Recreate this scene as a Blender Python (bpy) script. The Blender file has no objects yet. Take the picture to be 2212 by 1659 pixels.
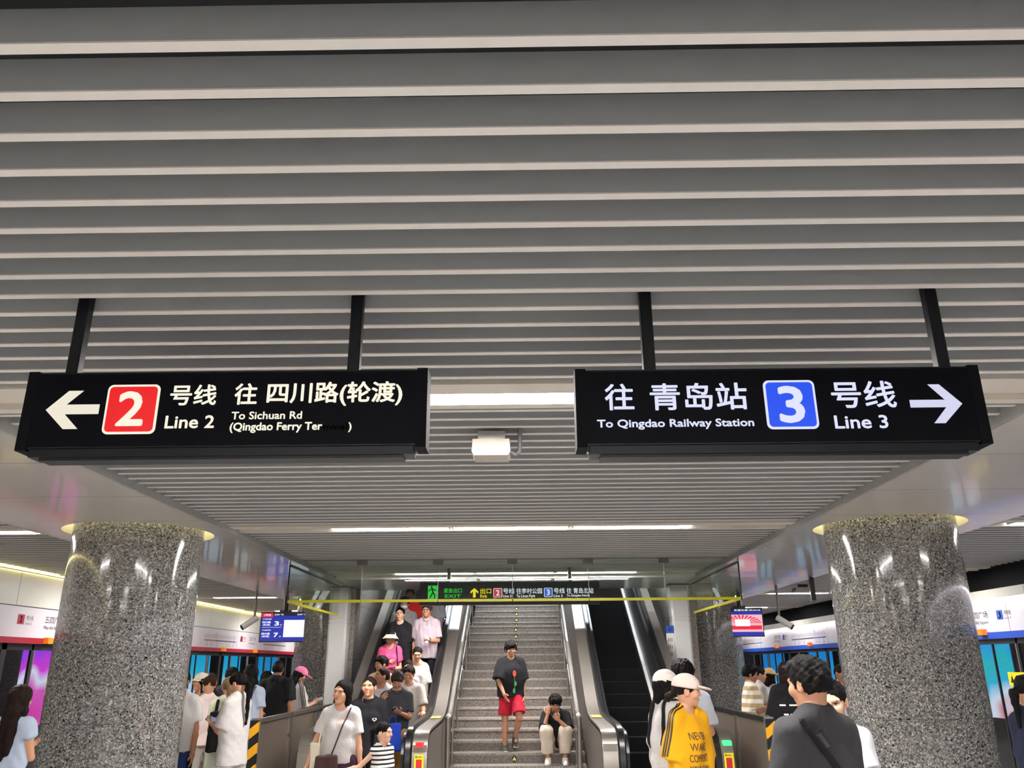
import bpy, math, random
import numpy as np
from mathutils import Vector, Matrix
from mathutils.bvhtree import BVHTree
random.seed(7)
SC = bpy.context.scene
COL = SC.collection
PI = math.pi

# light levels: exposure, ceiling tubes, column coves, wall strips (left, right), poster boxes, upper stair lamps
EXPO = 0.0
LAMP, COVE, STRIPY, STRIPW, ADL, STAIRL = 128, 16, 9, 7, 2.0, 120

# ---------------------------------------------------------------- camera, world, exposure
def make_camera():
    p, y, r = math.radians(19.05), math.radians(.63), math.radians(.39)
    f = Vector((-math.sin(y)*math.cos(p), math.cos(y)*math.cos(p), math.sin(p)))
    rt = Vector((math.cos(y), math.sin(y), 0)); up = rt.cross(f)
    r2 = math.cos(r)*rt - math.sin(r)*up; u2 = math.sin(r)*rt + math.cos(r)*up
    cd = bpy.data.cameras.new('camera'); cd.sensor_width = 36; cd.lens = 1754/2212*36
    cd.clip_start = .05; cd.clip_end = 200
    o = bpy.data.objects.new('camera', cd); COL.objects.link(o)
    o.matrix_world = Matrix(((r2.x, u2.x, -f.x, 0), (r2.y, u2.y, -f.y, 0), (r2.z, u2.z, -f.z, 1.7), (0, 0, 0, 1)))
    SC.camera = o
make_camera()
w = bpy.data.worlds.new('underground'); SC.world = w; w.use_nodes = True
w.node_tree.nodes['Background'].inputs[0].default_value = (.9, .95, 1, 1)
w.node_tree.nodes['Background'].inputs[1].default_value = .03
SC.view_settings.view_transform = 'Standard'
SC.view_settings.look = 'None'
SC.view_settings.gamma = 1
SC.view_settings.use_curve_mapping = False
SC.view_settings.exposure = EXPO
SC.cycles.max_bounces = 8; SC.cycles.diffuse_bounces = 4; SC.cycles.glossy_bounces = 4
SC.cycles.transmission_bounces = 6; SC.cycles.transparent_max_bounces = 12
SC.cycles.caustics_reflective = False; SC.cycles.caustics_refractive = False
SC.cycles.sample_clamp_indirect = 6

# ---------------------------------------------------------------- colours and materials
def lin(c):
    return c/12.92 if c <= .04045 else ((c+.055)/1.055)**2.4
def hx(s):
    return tuple(lin(int(s[i:i+2], 16)/255) for i in (0, 2, 4)) + (1,)
MC = {}
class NT:
    def __init__(s, name):
        s.m = bpy.data.materials.new(name); s.m.use_nodes = True
        s.t = s.m.node_tree; s.b = s.t.nodes['Principled BSDF']
    def n(s, typ, **kw):
        o = s.t.nodes.new('ShaderNode'+typ)
        for k, v in kw.items():
            if k.startswith('i_'):
                key = k[2:]; o.inputs[int(key) if key.isdigit() else key.replace('_', ' ')].default_value = v
            else: setattr(o, k, v)
        return o
    def l(s, a, b): s.t.links.new(a, b)
    def coord(s, kind='Object', scale=(1, 1, 1)):
        c = s.n('TexCoord'); mp = s.n('Mapping'); mp.inputs['Scale'].default_value = scale
        s.l(c.outputs[kind], mp.inputs[0]); return mp.outputs[0]
    def math(s, op, a, b=0.0, c=None):
        o = s.n('Math', operation=op)
        for i, v in enumerate((a, b, c)):
            if v is None: continue
            if isinstance(v, (int, float)): o.inputs[i].default_value = v
            else: s.l(v, o.inputs[i])
        return o.outputs[0]
    def mix(s, f, a, b):
        o = s.n('Mix', data_type='RGBA')
        for i, v in ((0, f), (6, a), (7, b)):
            if isinstance(v, (int, float, tuple)): o.inputs[i].default_value = v
            else: s.l(v, o.inputs[i])
        return o.outputs[2]
def mat(name, col, rough=.5, metal=0, var=.06, nscale=8, bump=0, bscale=60, coat=0, emit=None, es=1, spec=None, aniso=None):
    """plain surface: base colour with a soft noise variation, optional bump and emission"""
    if name in MC: return MC[name]
    t = NT(name); b = t.b
    c = hx(col) if isinstance(col, str) else col
    b.inputs['Roughness'].default_value = rough; b.inputs['Metallic'].default_value = metal
    if spec is not None: b.inputs['Specular IOR Level'].default_value = spec
    if coat: b.inputs['Coat Weight'].default_value = coat; b.inputs['Coat Roughness'].default_value = .05
    if var:
        v = t.coord(scale=aniso or (1, 1, 1))
        n = t.n('TexNoise', i_Scale=nscale, i_Detail=4.0); t.l(v, n.inputs['Vector'])
        lo = tuple(max(0, x*(1-var)) for x in c[:3])+(1,); hi = tuple(min(1, x*(1+var)) for x in c[:3])+(1,)
        t.l(t.mix(n.outputs['Fac'], lo, hi), b.inputs['Base Color'])
        if bump:
            n2 = t.n('TexNoise', i_Scale=bscale, i_Detail=3.0); t.l(v, n2.inputs['Vector'])
            bp = t.n('Bump', i_Strength=bump, i_Distance=.01); t.l(n2.outputs['Fac'], bp.inputs['Height'])
            t.l(bp.outputs[0], b.inputs['Normal'])
    else: b.inputs['Base Color'].default_value = c
    if emit:
        b.inputs['Emission Color'].default_value = hx(emit) if isinstance(emit, str) else emit
        b.inputs['Emission Strength'].default_value = es
    MC[name] = t.m; return t.m
def stone(name, cols, scale=60, rough=.12, coat=0, joint=None, bright=1):
    """granite: random voronoi grains between the given colours"""
    if name in MC: return MC[name]
    t = NT(name); b = t.b; v = t.coord()
    nz = t.n('TexNoise', i_Scale=scale*.6, i_Detail=2.0); t.l(v, nz.inputs['Vector'])
    wv = t.n('VectorMath', operation='MULTIPLY_ADD'); t.l(nz.outputs['Color'], wv.inputs[0]); wv.inputs[1].default_value = (.5/scale,)*3; t.l(v, wv.inputs[2])
    vo = t.n('TexVoronoi', i_Scale=float(scale)); t.l(wv.outputs[0], vo.inputs['Vector'])
    sx = t.n('SeparateColor'); t.l(vo.outputs['Color'], sx.inputs[0])
    rp = t.n('ValToRGB'); rp.color_ramp.interpolation = 'CONSTANT'
    el = rp.color_ramp.elements
    while len(el) < len(cols): el.new(.5)
    for e, (p, c) in zip(el, cols): e.position = p; e.color = hx(c)
    t.l(sx.outputs[0], rp.inputs[0])
    big = t.n('TexNoise', i_Scale=1.7, i_Detail=2.0); t.l(v, big.inputs['Vector'])
    shade = t.n('MapRange'); shade.inputs[3].default_value = .85*bright; shade.inputs[4].default_value = 1.1*bright; t.l(big.outputs['Fac'], shade.inputs[0])
    hs = t.n('HueSaturation'); t.l(rp.outputs[0], hs.inputs['Color']); t.l(shade.outputs[0], hs.inputs['Value'])
    out = hs.outputs[0]
    if joint:                                   # tile joints in the slab: (axis, pitch, offset, width)
        sp = t.n('SeparateXYZ'); c0 = t.n('TexCoord'); t.l(c0.outputs['Object'], sp.inputs[0])
        for ax, pit, off, wd in joint:
            m = t.math('FRACT', t.math('DIVIDE', t.math('ADD', sp.outputs[ax], off), pit))
            out = t.mix(t.math('LESS_THAN', m, wd/pit), out, hx('4a4642'))
    t.l(out, b.inputs['Base Color']); b.inputs['Roughness'].default_value = rough
    if coat: b.inputs['Coat Weight'].default_value = coat; b.inputs['Coat Roughness'].default_value = .04
    MC[name] = t.m; return t.m
def panel_mat(name, col, rough, joints, coat=0):
    """painted metal panels with thin joint lines"""
    if name in MC: return MC[name]
    t = NT(name); b = t.b; c0 = t.n('TexCoord'); sp = t.n('SeparateXYZ'); t.l(c0.outputs['Object'], sp.inputs[0])
    n = t.n('TexNoise', i_Scale=2.0, i_Detail=3.0); t.l(c0.outputs['Object'], n.inputs['Vector'])
    c = hx(col); out = t.mix(n.outputs['Fac'], tuple(x*.96 for x in c[:3])+(1,), tuple(min(1, x*1.03) for x in c[:3])+(1,))
    for ax, pit, off, wd in joints:
        m = t.math('FRACT', t.math('DIVIDE', t.math('ADD', sp.outputs[ax], off), pit))
        out = t.mix(t.math('LESS_THAN', m, wd/pit), out, hx('55524e'))
    t.l(out, b.inputs['Base Color']); b.inputs['Roughness'].default_value = rough
    if coat: b.inputs['Coat Weight'].default_value = coat; b.inputs['Coat Roughness'].default_value = .06
    MC[name] = t.m; return t.m
def glass_mat(name, tint='e9f0ec', fac=.12, rough=.02, milk=None):
    """thin architectural glass: clear with a mirror sheen"""
    if name in MC: return MC[name]
    t = NT(name); t.t.nodes.remove(t.b)
    tr = t.n('BsdfTransparent'); tr.inputs[0].default_value = hx(tint)
    gl = t.n('BsdfGlossy'); gl.inputs['Roughness'].default_value = rough
    fr = t.n('Fresnel', i_IOR=1.5); ge = t.n('NewGeometry'); f2 = t.math('MULTIPLY', t.math('MULTIPLY_ADD', fr.outputs[0], 1.0, fac), t.math('SUBTRACT', 1.0, ge.outputs['Backfacing']))
    mx = t.n('MixShader'); t.l(f2, mx.inputs[0]); t.l(tr.outputs[0], mx.inputs[1]); t.l(gl.outputs[0], mx.inputs[2])
    out = mx.outputs[0]
    if milk:                                    # tinted film on the glass
        df = t.n('BsdfDiffuse'); df.inputs[0].default_value = hx(milk[0]); m2 = t.n('MixShader'); m2.inputs[0].default_value = milk[1]
        t.l(out, m2.inputs[1]); t.l(df.outputs[0], m2.inputs[2]); out = m2.outputs[0]
    t.l(out, t.t.nodes['Material Output'].inputs[0])
    MC[name] = t.m; return t.m
def grad_emit(name, stops, es, axis=2, z0=0, z1=1, blot=.0, scale=2.0):
    """a lit picture: colour ramp along one object axis broken up with noise"""
    if name in MC: return MC[name]
    t = NT(name); c0 = t.n('TexCoord'); sp = t.n('SeparateXYZ'); t.l(c0.outputs['Object'], sp.inputs[0])
    mr = t.n('MapRange'); mr.inputs[1].default_value = z0; mr.inputs[2].default_value = z1; t.l(sp.outputs[axis], mr.inputs[0])
    n = t.n('TexNoise', i_Scale=scale, i_Detail=1.0); t.l(c0.outputs['Object'], n.inputs['Vector'])
    f = t.math('ADD', mr.outputs[0], t.math('MULTIPLY', t.math('SUBTRACT', n.outputs['Fac'], .5), blot))
    rp = t.n('ValToRGB'); el = rp.color_ramp.elements
    while len(el) < len(stops): el.new(.5)
    for e, (p, c) in zip(el, stops): e.position = p; e.color = hx(c)
    t.l(f, rp.inputs[0]); t.l(rp.outputs[0], t.b.inputs['Emission Color']); t.b.inputs['Emission Strength'].default_value = es
    t.b.inputs['Base Color'].default_value = (.02, .02, .02, 1); t.b.inputs['Roughness'].default_value = .2
    MC[name] = t.m; return t.m

# ---------------------------------------------------------------- mesh building
class MB:
    def __init__(s): s.v = []; s.f = []; s.mi = []; s.cur = 0
    def add(s, vs, fs):
        o = len(s.v); s.v += [tuple(v) for v in vs]
        for f in fs: s.f.append(tuple(i+o for i in f)); s.mi.append(s.cur)
        return s
    def m(s, i): s.cur = i; return s
    def box(s, x0, x1, y0, y1, z0, z1):
        vs = [(x, y, z) for z in (z0, z1) for y in (y0, y1) for x in (x0, x1)]
        return s.add(vs, [(0, 2, 3, 1), (4, 5, 7, 6), (0, 1, 5, 4), (1, 3, 7, 5), (3, 2, 6, 7), (2, 0, 4, 6)])
    def bbox(s, x0, x1, y0, y1, z0, z1, b):
        """box with the four vertical edges chamfered"""
        p = [(x0+b, y0), (x1-b, y0), (x1, y0+b), (x1, y1-b), (x1-b, y1), (x0+b, y1), (x0, y1-b), (x0, y0+b)]
        return s.prism(p, z0, z1)
    def prism(s, pts, z0, z1, axis=2):
        """polygon in two axes extruded along the third"""
        def P(a, b, c): return (a, b, c) if axis == 2 else ((a, c, b) if axis == 1 else (c, a, b))
        n = len(pts); vs = [P(a, b, z0) for a, b in pts]+[P(a, b, z1) for a, b in pts]
        return s.add(vs, [tuple(range(n))[::-1], tuple(range(n, 2*n))]+[(i, (i+1) % n, n+(i+1) % n, n+i) for i in range(n)])
    def tube(s, path, r, n=10, caps=True, flat=None):
        P = [Vector(p) for p in path]; R = r if isinstance(r, (list, tuple)) else [r]*len(P); rings = []; o = len(s.v)
        ref = None; vs = []; fs = []
        for i, p in enumerate(P):
            t = (P[min(i+1, len(P)-1)]-P[max(i-1, 0)]).normalized()
            if ref is None:
                ref = Vector((0, 0, 1)) if abs(t.z) < .9 else Vector((0, 1, 0))
            a = (ref-t*ref.dot(t)).normalized(); b = t.cross(a); ref = a
            for k in range(n):
                q = 2*PI*k/n; vs.append(p+R[i]*(math.cos(q)*a*(flat or 1)+math.sin(q)*b))
        for i in range(len(P)-1):
            for k in range(n):
                k2 = (k+1) % n; fs.append((i*n+k, i*n+k2, (i+1)*n+k2, (i+1)*n+k))
        if caps: fs += [tuple(range(n))[::-1], tuple((len(P)-1)*n+k for k in range(n))]
        return s.add(vs, fs)
    def lathe(s, prof, n=32, cx=0, cy=0, closed=False):
        vs = []; fs = []; m = len(prof)
        for k in range(n):
            q = 2*PI*k/n
            vs += [(cx+r*math.cos(q), cy+r*math.sin(q), z) for r, z in prof]
        for k in range(n):
            for i in range(m-1 if not closed else m):
                j = (i+1) % m; k2 = (k+1) % n
                fs.append((k*m+i, k2*m+i, k2*m+j, k*m+j))
        return s.add(vs, fs)
    def ball(s, c, r, n=12):
        rx, ry, rz = r if isinstance(r, tuple) else (r, r, r); m = n//2; vs = []; fs = []
        for i in range(m+1):
            a = PI*i/m
            for k in range(n):
                q = 2*PI*k/n; vs.append((c[0]+rx*math.sin(a)*math.cos(q), c[1]+ry*math.sin(a)*math.sin(q), c[2]+rz*math.cos(a)))
        for i in range(m):
            for k in range(n): fs.append((i*n+k, (i+1)*n+k, (i+1)*n+(k+1) % n, i*n+(k+1) % n))
        return s.add(vs, fs)
    def sweep(s, prof, path):
        """prof: (x, dz) closed section moved along path of (y, z, nz, ny) stations: x stays, dz goes along the station normal"""
        m = len(prof); vs = []; fs = []
        for (y, z, ny, nz) in path: vs += [(x, y+d*ny, z+d*nz) for x, d in prof]
        for i in range(len(path)-1):
            for k in range(m): k2 = (k+1) % m; fs.append((i*m+k, (i+1)*m+k, (i+1)*m+k2, i*m+k2))
        fs += [tuple(range(m)), tuple((len(path)-1)*m+k for k in range(m))[::-1]]
        return s.add(vs, fs)
def link(name, me, mats, parent=None, loc=None, smooth=35):
    for x in (mats if isinstance(mats, (list, tuple)) else [mats]): me.materials.append(x)
    if smooth:
        me.shade_smooth(); me.set_sharp_from_angle(angle=math.radians(smooth))
    o = bpy.data.objects.new(name, me); COL.objects.link(o)
    if parent: o.parent = parent
    if loc: o.location = loc
    return o
def O(name, mb, mats, parent=None, loc=None, smooth=35):
    me = bpy.data.meshes.new(name); me.from_pydata(mb.v, [], mb.f); me.polygons.foreach_set('material_index', mb.mi)
    me.update()
    import bmesh
    bm = bmesh.new(); bm.from_mesh(me); bmesh.ops.recalc_face_normals(bm, faces=bm.faces); bm.to_mesh(me); bm.free()
    return link(name, me, mats, parent, loc, smooth)
def tag(o, label, cat, group=None):
    o['label'] = label; o['category'] = cat
    if group: o['group'] = group
    return o
def struct(o): o['kind'] = 'structure'; return o
def thing(name, label, cat, loc=(0, 0, 0), rz=0, group=None):
    o = bpy.data.objects.new(name, None); COL.objects.link(o); o.empty_display_size = .1
    o.location = loc; o.rotation_euler = (0, 0, rz); return tag(o, label, cat, group)
def dup(o, parent=None):
    c = o.copy(); COL.objects.link(c)
    if parent: c.parent = parent; c.matrix_parent_inverse = o.matrix_parent_inverse.copy()
    for ch in list(o.children): dup(ch, c)
    return c
def text_pts(body, bold=.0, spacing=1.0):
    """letters as a flat mesh (vertices, faces) in their own plane, unit box 0..1"""
    c = bpy.data.curves.new('lettering', 'FONT'); c.body = body; c.offset = bold; c.resolution_u = 3; c.space_character = spacing
    o = bpy.data.objects.new('lettering', c); COL.objects.link(o); bpy.context.view_layer.update()
    me = bpy.data.meshes.new_from_object(o.evaluated_get(bpy.context.evaluated_depsgraph_get()))
    v = np.array([x.co[:2] for x in me.vertices]); f = [tuple(p.vertices) for p in me.polygons]
    bpy.data.objects.remove(o); bpy.data.curves.remove(c); bpy.data.meshes.remove(me)
    lo = v.min(0); hi = v.max(0); return (v-lo)/(hi-lo), f
TXT = {}
def put_text(mb, body, box, fn, bold=.0, spacing=1.0):
    """letters into MB: box = (u0,u1,v0,v1); fn maps (u,v,d) to a point; bold thickens the strokes by bold x letter height"""
    if (body, spacing) not in TXT: TXT[(body, spacing)] = text_pts(body, 0, spacing)
    v, f = TXT[(body, spacing)]; u0, u1, v0, v1 = box
    e = bold*abs(v1-v0); sg = 1 if u1 > u0 else -1
    offs = [(0, 0)] if e == 0 else [(e*math.cos(k*PI/4), e*math.sin(k*PI/4)) for k in range(8)]+[(0, 0)]
    u0 += e*sg; u1 -= e*sg; v0 += e; v1 -= e
    for du, dv in offs: mb.add([fn(u0+(u1-u0)*a+du, v0+(v1-v0)*b+dv, 0) for a, b in v], f)
def planeY(y):                      # facing the viewer (-Y)
    return lambda u, v, d: (u, y-d, v)
def planeX(x, sgn):                 # on a wall along Y; sgn=+1 faces +X
    return lambda u, v, d: (x+sgn*d, u, v)
def rrect(u0, u1, v0, v1, r, n=6):
    pts = []
    for cx, cy, a in ((u1-r, v1-r, 0), (u0+r, v1-r, 1), (u0+r, v0+r, 2), (u1-r, v0+r, 3)):
        for i in range(n+1):
            q = (a+i/n)*PI/2; pts.append((cx+r*math.cos(q), cy+r*math.sin(q)))
    return pts
def poly(mb, pts, fn, d=0): mb.add([fn(u, v, d) for u, v in pts], [tuple(range(len(pts)))])
# ---------------------------------------------------------------- organic shapes: distance fields meshed with surface nets
class Field:
    def __init__(s, lo, hi, v):
        s.v = v; s.lo = np.array(lo, float)-2*v; hi = np.array(hi, float)+2*v
        n = np.ceil((hi-s.lo)/v).astype(int)+1
        s.ax = [(s.lo[i]+v*np.arange(n[i])).astype(np.float32) for i in range(3)]
        s.F = np.full(n, .5, np.float32)
    def sub(s, lo, hi, m):
        sl = []
        for i in range(3):
            a = int(np.floor((lo[i]-m-s.lo[i])/s.v)); b = int(np.ceil((hi[i]+m-s.lo[i])/s.v))+1
            a = max(a, 0); b = min(b, len(s.ax[i]))
            if b <= a: return None
            sl.append(slice(a, b))
        sl = tuple(sl)
        return sl, s.ax[0][sl[0]][:, None, None], s.ax[1][sl[1]][None, :, None], s.ax[2][sl[2]][None, None, :]
    def put(s, fn, lo, hi, k=.02, op='u'):
        r = s.sub(lo, hi, k+2.5*s.v)
        if r is None: return
        sl, X, Y, Z = r; d = fn(X, Y, Z).astype(np.float32); F = s.F[sl]
        if op == 'u':
            h = np.clip(.5+.5*(F-d)/k, 0, 1); s.F[sl] = F*(1-h)+d*h-k*h*(1-h)
        else:
            h = np.clip(.5-.5*(F+d)/k, 0, 1); s.F[sl] = F*(1-h)-d*h+k*h*(1-h)
    def cap(s, a, b, ra, rb=None, k=.02, op='u', M=None, cut=None, cut0=None):
        """tapered capsule; M maps world to a (possibly flattened) frame, cut trims beyond b, cut0 before a"""
        rb = ra if rb is None else rb; a = np.array(a, float); b = np.array(b, float); r = max(ra, rb)
        if M is not None:
            Mi = np.linalg.inv(M[0]); c = M[1]
            lo = np.minimum(a, b)-r*1.05; hi = np.maximum(a, b)+r*1.05
            sc = M[2]
        else: lo = np.minimum(a, b)-r; hi = np.maximum(a, b)+r
        def fn(X, Y, Z):
            if M is not None:
                m, c, sc = M
                x = X-c[0]; y = Y-c[1]; z = Z-c[2]
                X2 = m[0][0]*x+m[0][1]*y+m[0][2]*z; Y2 = m[1][0]*x+m[1][1]*y+m[1][2]*z; Z2 = m[2][0]*x+m[2][1]*y+m[2][2]*z
                A = m@(a-c); B = m@(b-c)
            else: X2, Y2, Z2, A, B, sc = X, Y, Z, a, b, 1
            d0 = B-A; q = max(float(d0@d0), 1e-9)
            px, py, pz = X2-A[0], Y2-A[1], Z2-A[2]
            h0 = (px*d0[0]+py*d0[1]+pz*d0[2])/q; h = np.clip(h0, 0, 1)
            d = np.sqrt((px-h*d0[0])**2+(py-h*d0[1])**2+(pz-h*d0[2])**2)-(ra+(rb-ra)*h)
            d = d*sc
            L = math.sqrt(q)
            if cut is not None: d = np.maximum(d, (h0-1)*L-cut)
            if cut0 is not None: d = np.maximum(d, -h0*L-cut0)
            return d
        s.put(fn, lo, hi, k, op)
    def ell(s, c, r, k=.02, op='u', R=None, cutz=None):
        """ellipsoid; R = 3x3 whose columns are its axes; cutz keeps the part above that local height"""
        c = np.array(c, float); r = np.array(r, float); m = r.max()
        ext = np.sqrt(((R*r)**2).sum(1)) if R is not None else r
        def fn(X, Y, Z):
            x, y, z = X-c[0], Y-c[1], Z-c[2]
            if R is not None: x, y, z = (R[0, 0]*x+R[1, 0]*y+R[2, 0]*z), (R[0, 1]*x+R[1, 1]*y+R[2, 1]*z), (R[0, 2]*x+R[1, 2]*y+R[2, 2]*z)
            k0 = np.sqrt((x/r[0])**2+(y/r[1])**2+(z/r[2])**2); k1 = np.sqrt((x/r[0]**2)**2+(y/r[1]**2)**2+(z/r[2]**2)**2)
            d = k0*(k0-1)/np.maximum(k1, 1e-6)
            if cutz is not None: d = np.maximum(d, cutz-z)
            return d
        s.put(fn, c-ext, c+ext, k, op)
    def cutplane(s, p, n):
        """remove everything on the +n side of the plane"""
        X, Y, Z = s.ax[0][:, None, None], s.ax[1][None, :, None], s.ax[2][None, None, :]
        s.F = np.maximum(s.F, (X-p[0])*n[0]+(Y-p[1])*n[1]+(Z-p[2])*n[2])
    def noise(s, amp, f, seed=0):
        X, Y, Z = s.ax[0][:, None, None], s.ax[1][None, :, None], s.ax[2][None, None, :]
        g = np.random.RandomState(seed)
        for i in range(3):
            w = g.normal(size=3)*f*np.array([1, 1, .45]); p = g.uniform(0, 6.3, 2); w2 = g.normal(size=3)*f*np.array([1, 1, .6])
            s.F = s.F+np.float32(amp)*np.sin(X*w[0]+Y*w[1]+Z*w[2]+p[0])*np.sin(X*w2[0]+Y*w2[1]+Z*w2[2]+p[1])
    def mesh(s, smooth=1):
        F = s.F.copy(); F[[0, -1]] = .5; F[:, [0, -1]] = .5; F[:, :, [0, -1]] = .5
        S = F < 0; n = np.array(F.shape); st = np.array([n[1]*n[2], n[2], 1])
        ids, pts, quads = [], [], []
        for a in range(3):
            s0 = [slice(None)]*3; s1 = [slice(None)]*3; s0[a] = slice(0, -1); s1[a] = slice(1, None)
            A, B = S[tuple(s0)], S[tuple(s1)]
            e = np.argwhere(A != B)
            if not len(e): continue
            f0 = F[tuple(s0)][tuple(e.T)]; f1 = F[tuple(s1)][tuple(e.T)]; inside = A[tuple(e.T)]
            p = e.astype(float); p[:, a] += f0/(f0-f1)
            b, c = (a+1) % 3, (a+2) % 3; q = []
            for db, dc in ((-1, -1), (0, -1), (0, 0), (-1, 0)):
                cell = e.copy(); cell[:, b] += db; cell[:, c] += dc; i = cell@st
                q.append(i); ids.append(i); pts.append(p)
            q = np.array(q).T; q[~inside] = q[~inside][:, ::-1]; quads.append(q)
        if not ids: return np.zeros((0, 3)), np.zeros((0, 4), int)
        ids = np.concatenate(ids); pts = np.concatenate(pts); Q = np.concatenate(quads)
        u, inv = np.unique(ids, return_inverse=True); cnt = np.bincount(inv)
        V = np.array([np.bincount(inv, pts[:, i])/cnt for i in range(3)]).T
        Q = np.searchsorted(u, Q)
        for _ in range(smooth):
            sm = np.zeros_like(V); c2 = np.zeros(len(V))
            for i in range(4):
                a_, b_ = Q[:, i], Q[:, (i+1) % 4]
                for k in range(3): sm[:, k] += np.bincount(a_, V[b_, k], len(V))+np.bincount(b_, V[a_, k], len(V))
                c2 += np.bincount(a_, minlength=len(V))+np.bincount(b_, minlength=len(V))
            V = .5*V+.5*sm/np.maximum(c2, 1)[:, None]
        return V*s.v+s.lo, Q
def npmesh(name, parts):
    """one mesh from [(verts, quads or face list, material index)]"""
    me = bpy.data.meshes.new(name); V = []; L = []; N = []; MI = []; o = 0
    for v, f, mi in parts:
        V.append(np.asarray(v, float))
        if isinstance(f, np.ndarray):
            L.append((f+o).ravel()); N.append(np.full(len(f), f.shape[1]))
        else:
            L.append(np.array([i+o for q in f for i in q])); N.append(np.array([len(q) for q in f]))
        MI.append(np.full(len(f), mi)); o += len(v)
    V = np.concatenate(V); L = np.concatenate(L).astype(np.int32); N = np.concatenate(N).astype(np.int32); MI = np.concatenate(MI).astype(np.int32)
    me.vertices.add(len(V)); me.vertices.foreach_set('co', V.astype(np.float32).ravel())
    me.loops.add(len(L)); me.loops.foreach_set('vertex_index', L)
    me.polygons.add(len(N)); me.polygons.foreach_set('loop_start', np.concatenate([[0], np.cumsum(N)[:-1]]).astype(np.int32))
    me.polygons.foreach_set('material_index', MI); me.update(calc_edges=True); me.validate()
    return me
# ================================================================ THE STATION
XA = -.11
M_SLATSHADE = mat('slat shaded side', 'a2a5a5', .45, var=.05)  # slat sides: shade between the slats put into a darker grey
M_SLATLIT = mat('slat lit edge', 'f0ebe4', .45, var=.02)  # slat undersides: light bounced from the floor put into a paler colour
M_WHITE = panel_mat('soffit panels', 'dcd7d1', .22, [(1, 1.2, .55, .006)], coat=.5)
M_WPLAIN = mat('white metal', 'dad7d2', .35, var=.03)
M_LIPGREY = mat('galvanised edge', '9b9c9a', .5, var=.15, nscale=20)
M_VOID = mat('dark void', '141519', .9)
M_TUBE = mat('lamp diffuser', 'ffffff', .4, var=0, emit='fffaf8', es=LAMP)
M_FIX = mat('lamp panel', 'd9d2c7', .5, var=.02)
M_BLACK = mat('black metal', '17181b', .4, var=.1)
M_FLOOR = stone('floor granite', [(0, '8e8c8a'), (.12, 'c4c2bf'), (.5, 'd2d0cd'), (.8, 'e0dedb')], 90, .18, joint=[(0, .8, 0, .004), (1, .8, 0, .004)])
M_COL = stone('column granite', [(0, '161615'), (.05, '4c4c4a'), (.24, '676765'), (.5, '7b7a77'), (.75, '918f8b'), (.92, 'b4b1ac')], 85, .1, coat=.35, bright=.9)
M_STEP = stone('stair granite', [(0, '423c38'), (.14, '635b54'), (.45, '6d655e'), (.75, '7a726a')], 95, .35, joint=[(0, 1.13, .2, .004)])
M_WALLG = stone('wall granite', [(0, '6a625c'), (.2, '978e86'), (.55, 'a59c94'), (.85, 'b5aca4')], 110, .14, joint=[(1, 1.3, .1, .005), (2, .95, .1, .005)])
M_STEEL = mat('brushed steel', '8f8982', .36, .85, var=.08, nscale=4, aniso=(1, 8, 8))
M_STEELD = mat('dark steel', '7f7972', .38, .7, var=.08)
M_ALU = mat('bright trim', 'd8d5d0', .3, .3, var=.03)
M_CHROME = mat('polished steel', 'cfccc6', .22, .8, var=.03)
M_GLASS = glass_mat('clear glass', 'f4f9f6', .02)
M_GLASSD = glass_mat('bronze glass', 'b9aea3', .08, milk=('8d8074', .42))
M_GLASSP = glass_mat('door glass', 'c4ccd4', .05)

# floor and shell
o = struct(O('floor', MB().box(-7.45, 7.4, -9, 36, -.2, 0), M_FLOOR))
struct(O('wall_back', MB().box(-7.6, 7.6, -9.2, -9, 0, 3.3), mat('back wall', 'cfc9c2', .5)))
struct(O('wall_front', MB().box(-7.6, -3.2, 36, 36.2, 0, 3.4).box(2.98, 7.6, 36, 36.2, 0, 3.4), mat('far wall', '77736f', .5)))
ceil = struct(O('ceiling', MB().box(-9.8, 9.8, -9, 15.8, 3.42, 3.6).box(-9.8, -3.1, 15.8, 36, 3.42, 3.6).box(2.88, 9.8, 15.8, 36, 3.42, 3.6), M_VOID))
def slat_ys(y0, y1, ph):
    out = []; k = math.ceil((y0-ph)/.1707)
    while ph+k*.1707+.034 < y1: out.append(ph+k*.1707); k += 1
    return out
ROWS = [(-4.87-.15, 1), (-.35-.15, 1), (4.011, 1), (8.53, 1), (13.10, 1), (17.6, 0), (22.15, 0), (26.7, 0)]   # front edge of each lamp panel
def slats(x0, x1, ya, yb, gaps=(), ph=1.526):
    mb = MB()
    ys = []; lo = ya
    edges = sorted([(r, r+.43) for r, _ in ROWS if r < yb])+[(yb, yb)]
    p = ph
    for a, b in edges:
        ys += slat_ys(lo, a-.02, p); lo = b+.05; p = b+.077
    for y in ys:
        if any(g0 < y < g1 for g0, g1 in gaps): continue
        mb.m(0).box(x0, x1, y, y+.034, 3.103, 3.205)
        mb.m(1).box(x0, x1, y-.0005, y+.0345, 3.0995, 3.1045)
    return mb
O('slat_panel', slats(-3.10, 2.88, -8.9, 13.05, [(11.5, 11.72)]), [M_SLATSHADE, M_SLATLIT], ceil, smooth=0)
O('slat_panel', slats(-7.36, -5.08, -8.9, 35.9), [M_SLATSHADE, M_SLATLIT], ceil, smooth=0)
O('slat_panel', slats(4.88, 7.36, -8.9, 35.9), [M_SLATSHADE, M_SLATLIT], ceil, smooth=0)
# white ceiling in front of the stair opening, set a little lower than the slats
O('ceiling_panel', MB().box(-3.10, 2.88, 13.74, 15.8, 3.045, 3.12).box(-3.1, 2.88, 13.53, 13.74, 3.12, 3.2).box(-3.1, 2.88, 15.72, 15.8, 3.12, 3.6), mat('stair ceiling', 'e4e0dc', .3, var=.03, coat=.3), ceil)

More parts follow.
